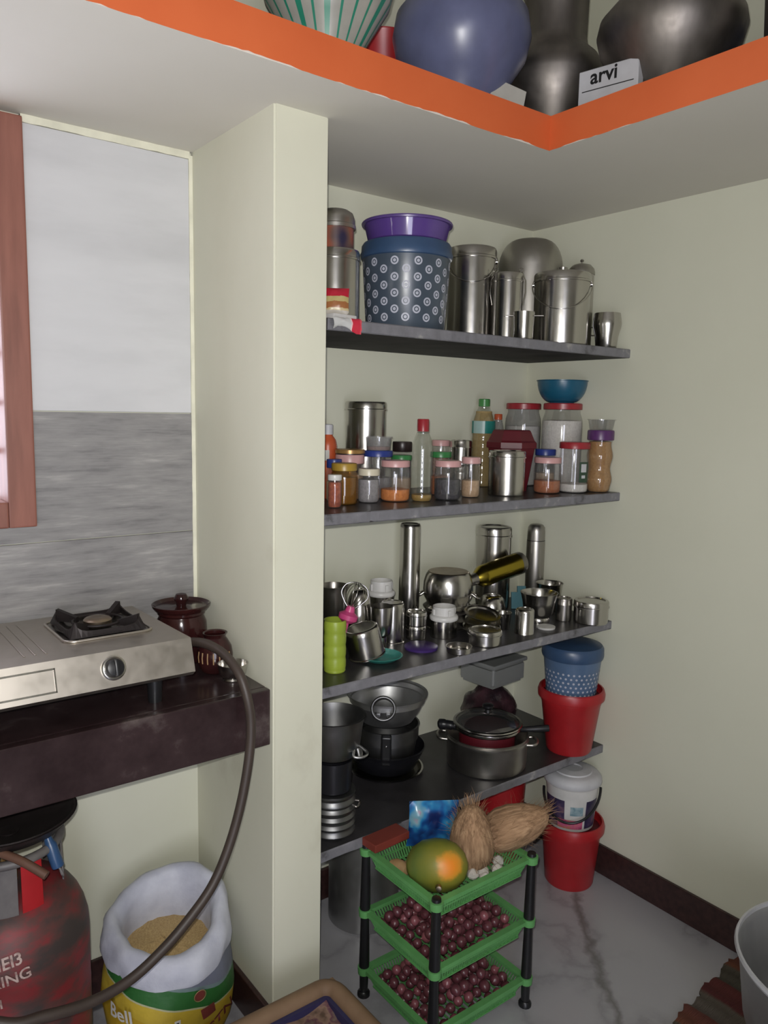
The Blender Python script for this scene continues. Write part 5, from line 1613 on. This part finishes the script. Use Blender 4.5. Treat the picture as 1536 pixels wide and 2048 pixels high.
decal('print_square', .10, .140, .005, .005, 'dark_ink', off=.009)
decal('print_emblem', .55, .138, .030, .026, 'maroon_ink', .2)
bm = bmesh.new(); f = on_sack(.42, .186, 0, .008)
vs3 = [bm.verts.new(f(.011 * math.cos(2 * PI * k / 20), .012 * math.sin(2 * PI * k / 20))) for k in range(20)]
bm.faces.new(vs3)
from_bm('print_medallion', bm, 'maroon_ink', t, smooth=False)
f = on_sack(.42, .186, 0, .0085)
tube('print_ring', [f(.0125 * math.cos(2 * PI * k / 24), .0135 * math.sin(2 * PI * k / 24)) for k in range(24)], .0009, 'clay_cream', t, seg=6, closed=True)

# ================================================================ foreground and right
M['carton_brown'] = mottled('brown_board', [(.3, srgb(112, 88, 66)), (.7, srgb(134, 108, 82))], 9, .7, 6)
M['navy'] = plain('navy_edge', srgb(44, 42, 78), .5)
M['patch_cloth'] = mottled('patterned_cloth', [(.36, srgb(86, 66, 52)), (.5, srgb(140, 112, 96)), (.58, srgb(98, 60, 72)), (.7, srgb(126, 116, 96))], 22, .8, 3)
KX1, KY1, KZ = -1.118, -.508, .20
KX0, KY0 = -1.52, -.90
t = thing('storage_crate', 'brown open crate with navy inner border standing before the partition', 'crate', ((KX0 + KX1) / 2, (KY0 + KY1) / 2, 0))
hx_, hy_ = (KX1 - KX0) / 2, (KY1 - KY0) / 2
def frame_bm(o_, i_, z0, z1):
    bm = bmesh.new()
    box_bm(bm, -hx_ + o_, hx_ - o_, hy_ - i_, hy_ - o_, z0, z1); box_bm(bm, -hx_ + o_, hx_ - o_, -hy_ + o_, -hy_ + i_, z0, z1)
    box_bm(bm, -hx_ + o_, -hx_ + i_, -hy_ + i_, hy_ - i_, z0, z1); box_bm(bm, hx_ - i_, hx_ - o_, -hy_ + i_, hy_ - i_, z0, z1)
    return bm
from_bm('wall', frame_bm(0, .030, 0, KZ - .006), 'carton_brown', t, smooth=False)
bm = bmesh.new()
ring = []
rad = .035
for sx_, sy_, a0 in ((1, 1, 0), (-1, 1, 90), (-1, -1, 180), (1, -1, 270)):
    for k in range(7):
        a = R(a0 + 90 * k / 6)
        ring.append((sx_ * (hx_ - rad - .019) + rad * math.cos(a), sy_ * (hy_ - rad - .019) + rad * math.sin(a), KZ - .004))
tube('rim', ring, .0205, 'carton_brown', t, seg=12, closed=True)
from_bm('inner_border', frame_bm(.040, .049, .02, KZ - .004), 'navy', t, smooth=False)
bm = bmesh.new(); rows = []
random.seed(2)
for i in range(21):
    rows.append([bm.verts.new((-hx_ + .049 + (2 * hx_ - .098) * i / 20, -hy_ + .049 + (2 * hy_ - .098) * j / 20, KZ - .016 + .008 * math.sin(i * .7) * math.cos(j * .6) + random.gauss(0, .0012))) for j in range(21)])
for A_, B_ in zip(rows, rows[1:]):
    for j in range(20): bm.faces.new((A_[j], B_[j], B_[j + 1], A_[j + 1]))
bm2 = bmesh.new(); bm2.free()
from_bm('cloth_lining', bm, 'patch_cloth', t)
box('base', -hx_ + .03, hx_ - .03, -hy_ + .03, hy_ - .03, 0, .02, 'carton_brown', t)

# rag rug with a ragged edge
def rug_mat():
    m, nt, b = new_mat('rag_rug_stripes')
    tc = nt.nodes.new('ShaderNodeTexCoord'); sp = nt.nodes.new('ShaderNodeSeparateXYZ')
    nt.links.new(tc.outputs['Object'], sp.inputs[0])
    ad = nt.nodes.new('ShaderNodeMath'); ad.operation = 'MULTIPLY_ADD'; ad.inputs[1].default_value = .03
    nt.links.new(noise(nt, coords(nt), 12, 4), ad.inputs[0]); nt.links.new(sp.outputs['X'], ad.inputs[2])
    fr = nt.nodes.new('ShaderNodeMath'); fr.operation = 'MULTIPLY'; fr.inputs[1].default_value = 3.4
    nt.links.new(ad.outputs[0], fr.inputs[0])
    fc = nt.nodes.new('ShaderNodeMath'); fc.operation = 'FRACT'; nt.links.new(fr.outputs[0], fc.inputs[0])
    n = ramp(nt, fc.outputs[0], [(0, srgb(84, 76, 68)), (.24, srgb(92, 84, 74)), (.27, srgb(84, 34, 34)), (.50, srgb(92, 42, 38)), (.53, srgb(70, 66, 56)), (.74, srgb(80, 74, 62)), (.77, srgb(110, 64, 44)), (.97, srgb(96, 52, 42))])
    nt.links.new(n, b.inputs['Base Color'])
    b.inputs['Roughness'].default_value = .95
    bump(nt, b, noise(nt, coords(nt, (1, 12, 1)), 40, 3), .8, .006)
    return m
M['rug'] = rug_mat()
random.seed(13)
bm = bmesh.new(); rows = []
NX = 60
for i in range(NX + 1):
    x = -.62 + .60 * i / NX
    e = -.905 - .022 * (x + .13) / -.23 * 1.0 + random.gauss(0, .0025) + .006 * math.sin(i * .5) + .003 * math.sin(i * 1.7)
    col_ = []
    for j in range(15):
        y = e + (-1.75 - e) * j / 14
        col_.append(bm.verts.new((x, y, .010 + .003 * math.sin(i * 1.3) * math.cos(j * .8) + random.gauss(0, .0008))))
    rows.append(col_)
low = [[bm.verts.new((v.co.x, v.co.y, .0005)) for v in c] for c in rows]
for i in range(NX):
    for j in range(14):
        bm.faces.new((rows[i][j], rows[i + 1][j], rows[i + 1][j + 1], rows[i][j + 1]))
        bm.faces.new((low[i][j], low[i][j + 1], low[i + 1][j + 1], low[i + 1][j]))
    bm.faces.new((rows[i][0], low[i][0], low[i + 1][0], rows[i + 1][0]))
    bm.faces.new((rows[i][14], rows[i + 1][14], low[i + 1][14], low[i][14]))
for j in range(14):
    bm.faces.new((rows[0][j], rows[0][j + 1], low[0][j + 1], low[0][j]))
    bm.faces.new((rows[NX][j], low[NX][j], low[NX][j + 1], rows[NX][j + 1]))
o = from_bm('rag_rug', bm, 'rug', None, (0, 0, 0), None, True, 60)
tag(o, 'striped rag rug in maroon, grey and brown on the floor', 'rug')
# big aluminium tub on the rug
bxx, byy, brr, bzz = -.322, -1.30, .242, .348
t = thing('aluminium_tub', 'large pale aluminium tub standing on the rag rug by the wall', 'tub', (bxx, byy, .0155))
hz = bzz - .0125
lathe('body', hollow([(0, 0), (.135, 0), (.150, .006), (.185, .08), (.215, .18), (brr * .96, hz - .02), (brr * .98, hz - .006)], .003), 'alu', t, seg=64)
lathe('rolled_rim', [(brr * .965, hz - .010), (brr * .99, hz - .010), (brr, hz - .004), (brr * .99, hz + .002), (brr * .97, hz + .002), (brr * .965, hz - .010)], 'greywhite', t, seg=64)
# stain running across the floor
pts = [(-.165, -.47), (-.215, -.56), (-.285, -.645), (-.335, -.71), (-.385, -.80), (-.46, -.92)]
# ================================================================ things stored on the loft
sx, sy, sz = -1.088, -0.42, 2.281
t = thing('striped_pot', 'white pot with green painted stripes on the loft', 'pot', (sx, -.40, ZL), to_cam(sx, sy))
M['pot_white'] = plain('ivory_glaze', srgb(160, 158, 150), .3)
M['stripe_green'] = plain('stripe_green', srgb(40, 128, 104), .35)
prs = [(0, 0), (.046, 0), (.050, .004), (.064, .045), (.098, .100), (.130, .150), (.142, .195), (.138, .24), (.11, .285), (.075, .305), (.07, .325), (.082, .335)]
lathe('body', hollow(prs, .003), 'pot_white', t, seg=56)
for k in range(22):
    a = 2 * PI * k / 22
    w = .060 if k % 4 == 0 else .026
    bm = bmesh.new(); rows = []
    for r, z in prs[2:9]:
        rows.append([bm.verts.new(((r + .0008) * math.cos(a + q), (r + .0008) * math.sin(a + q), z)) for q in (-w, 0, w)])
    for A_, B_ in zip(rows, rows[1:]):
        for q in (0, 1): bm.faces.new((A_[q], B_[q], B_[q + 1], A_[q + 1]))
    from_bm('painted_stripe', bm, 'stripe_green', t)
M['pot_blue'] = plain('grey_blue_plastic', srgb(96, 100, 130), .3)
x_, y_, z_ = -0.6966, -0.38, 2.41
t = thing('water_pot', 'grey blue plastic water pot on the loft beside the striped one', 'pot', (x_, -.385, ZL), to_cam(x_, y_))
lathe('body', hollow([(0, 0), (.082, 0), (.088, .004), (.092, .030), (.086, .040), (.092, .058), (.120, .098), (.155, .150), (.166, .198), (.158, .245), (.12, .292), (.078, .318), (.066, .345), (.085, .375), (.09, .38)], .002), 'pot_blue', t, seg=56)
x_, y_, z_ = -0.3808, -0.4, 2.435
t = thing('steel_water_pot', 'tarnished steel water pot with neck at the loft corner', 'pot', (x_ - .006, -.405, ZL), to_cam(x_, y_))
lathe('body', hollow([(0, 0), (.062, 0), (.066, .004), (.074, .040), (.071, .046), (.082, .065), (.112, .118), (.132, .170), (.130, .196), (.112, .228), (.085, .252), (.080, .275), (.082, .38), (.098, .41), (.104, .412)], .0015), 'steel_old', t, seg=56)
x_, y_, z_ = -0.37, -0.737, 2.369
t = thing('steel_water_pot', 'squat tarnished steel pot on the loft over the right wall', 'pot', (x_, y_, ZL), to_cam(x_, y_))
lathe('body', hollow([(0, 0), (.060, 0), (.066, .004), (.070, .030), (.068, .036), (.090, .058), (.128, .105), (.156, .150), (.165, .185), (.160, .210), (.125, .250), (.100, .270), (.098, .30), (.118, .32), (.125, .322)], .0015), 'steel_old', t, seg=56)
x_, y_, z_ = -0.3, -0.9149, 2.358
t = thing('iron_vessel', 'dark vessel on the loft beyond the squat steel pot', 'vessel', (x_, -1.02, ZL), 0)
lathe('body', hollow([(0, 0), (.06, 0), (.07, .006), (.085, .08), (.09, .2), (.094, .205)], .002), 'steel_old', t, seg=40)
# white printed carton behind the corner pot
x_, y_, z_ = -0.47, -0.6722, 2.255
t = thing('printed_carton', 'white carton with black lettering on the loft between the steel pots', 'carton', (-.492, -.672, ZL), R(-78))
box('box', -.075, .070, -.014, .014, 0, .104, 'greywhite', t, bevel=.002, segs=1)
text_mesh('carton_text', 'arvi', .045, 'black', t, lambda x, y: (x - .012, -.0146, .084 + y), bold=.001)
box('printed_line', -.065, .06, -.0147, -.0142, .056, .058, 'black', t)
o = box('paper_sheet', -.045, .045, -.004, .004, 0, .085, 'offwhite', None, (-0.6519, -0.49, 2.231), (R(-10), R(14), R(-20)), bevel=.001, segs=1)
o.location.z = ZL + .004
tag(o, 'folded off-white paper propped between the blue pot and corner steel pot', 'paper')
x_, y_, z_ = -0.7426, -0.13, 2.443
t = thing('red_tub', 'red plastic tub on the loft between striped and blue pots', 'tub', (x_, -.13, ZL))
lathe('body', hollow([(0, 0), (.075, 0), (.08, .005), (.088, .26), (.092, .265)], .002), 'red', t, seg=36)
x_, y_, z_ = -0.22, -0.8199, 2.371
t = thing('blue_box', 'blue plastic box on the loft behind the squat steel pot', 'box', (-.115, -.93, ZL), R(10))
M['azure'] = plain('azure_plastic', srgb(40, 100, 190), .35)
box('body', -.07, .07, -.06, .06, 0, .19, 'azure', t, bevel=.008)
x_, y_, z_ = -1.3, -0.44, 2.25
t = thing('wicker_basket', 'brown wicker basket on the loft beyond the striped pot', 'basket', (x_ - .12, -.30, ZL))
M['wicker'] = mottled('wicker', [(.3, srgb(96, 76, 54)), (.7, srgb(150, 124, 92))], 60, .8, 5, bumps=.6)
lathe('body', hollow([(0, 0), (.10, 0), (.106, .005), (.13, .2), (.136, .205)], .004), 'wicker', t, seg=36)
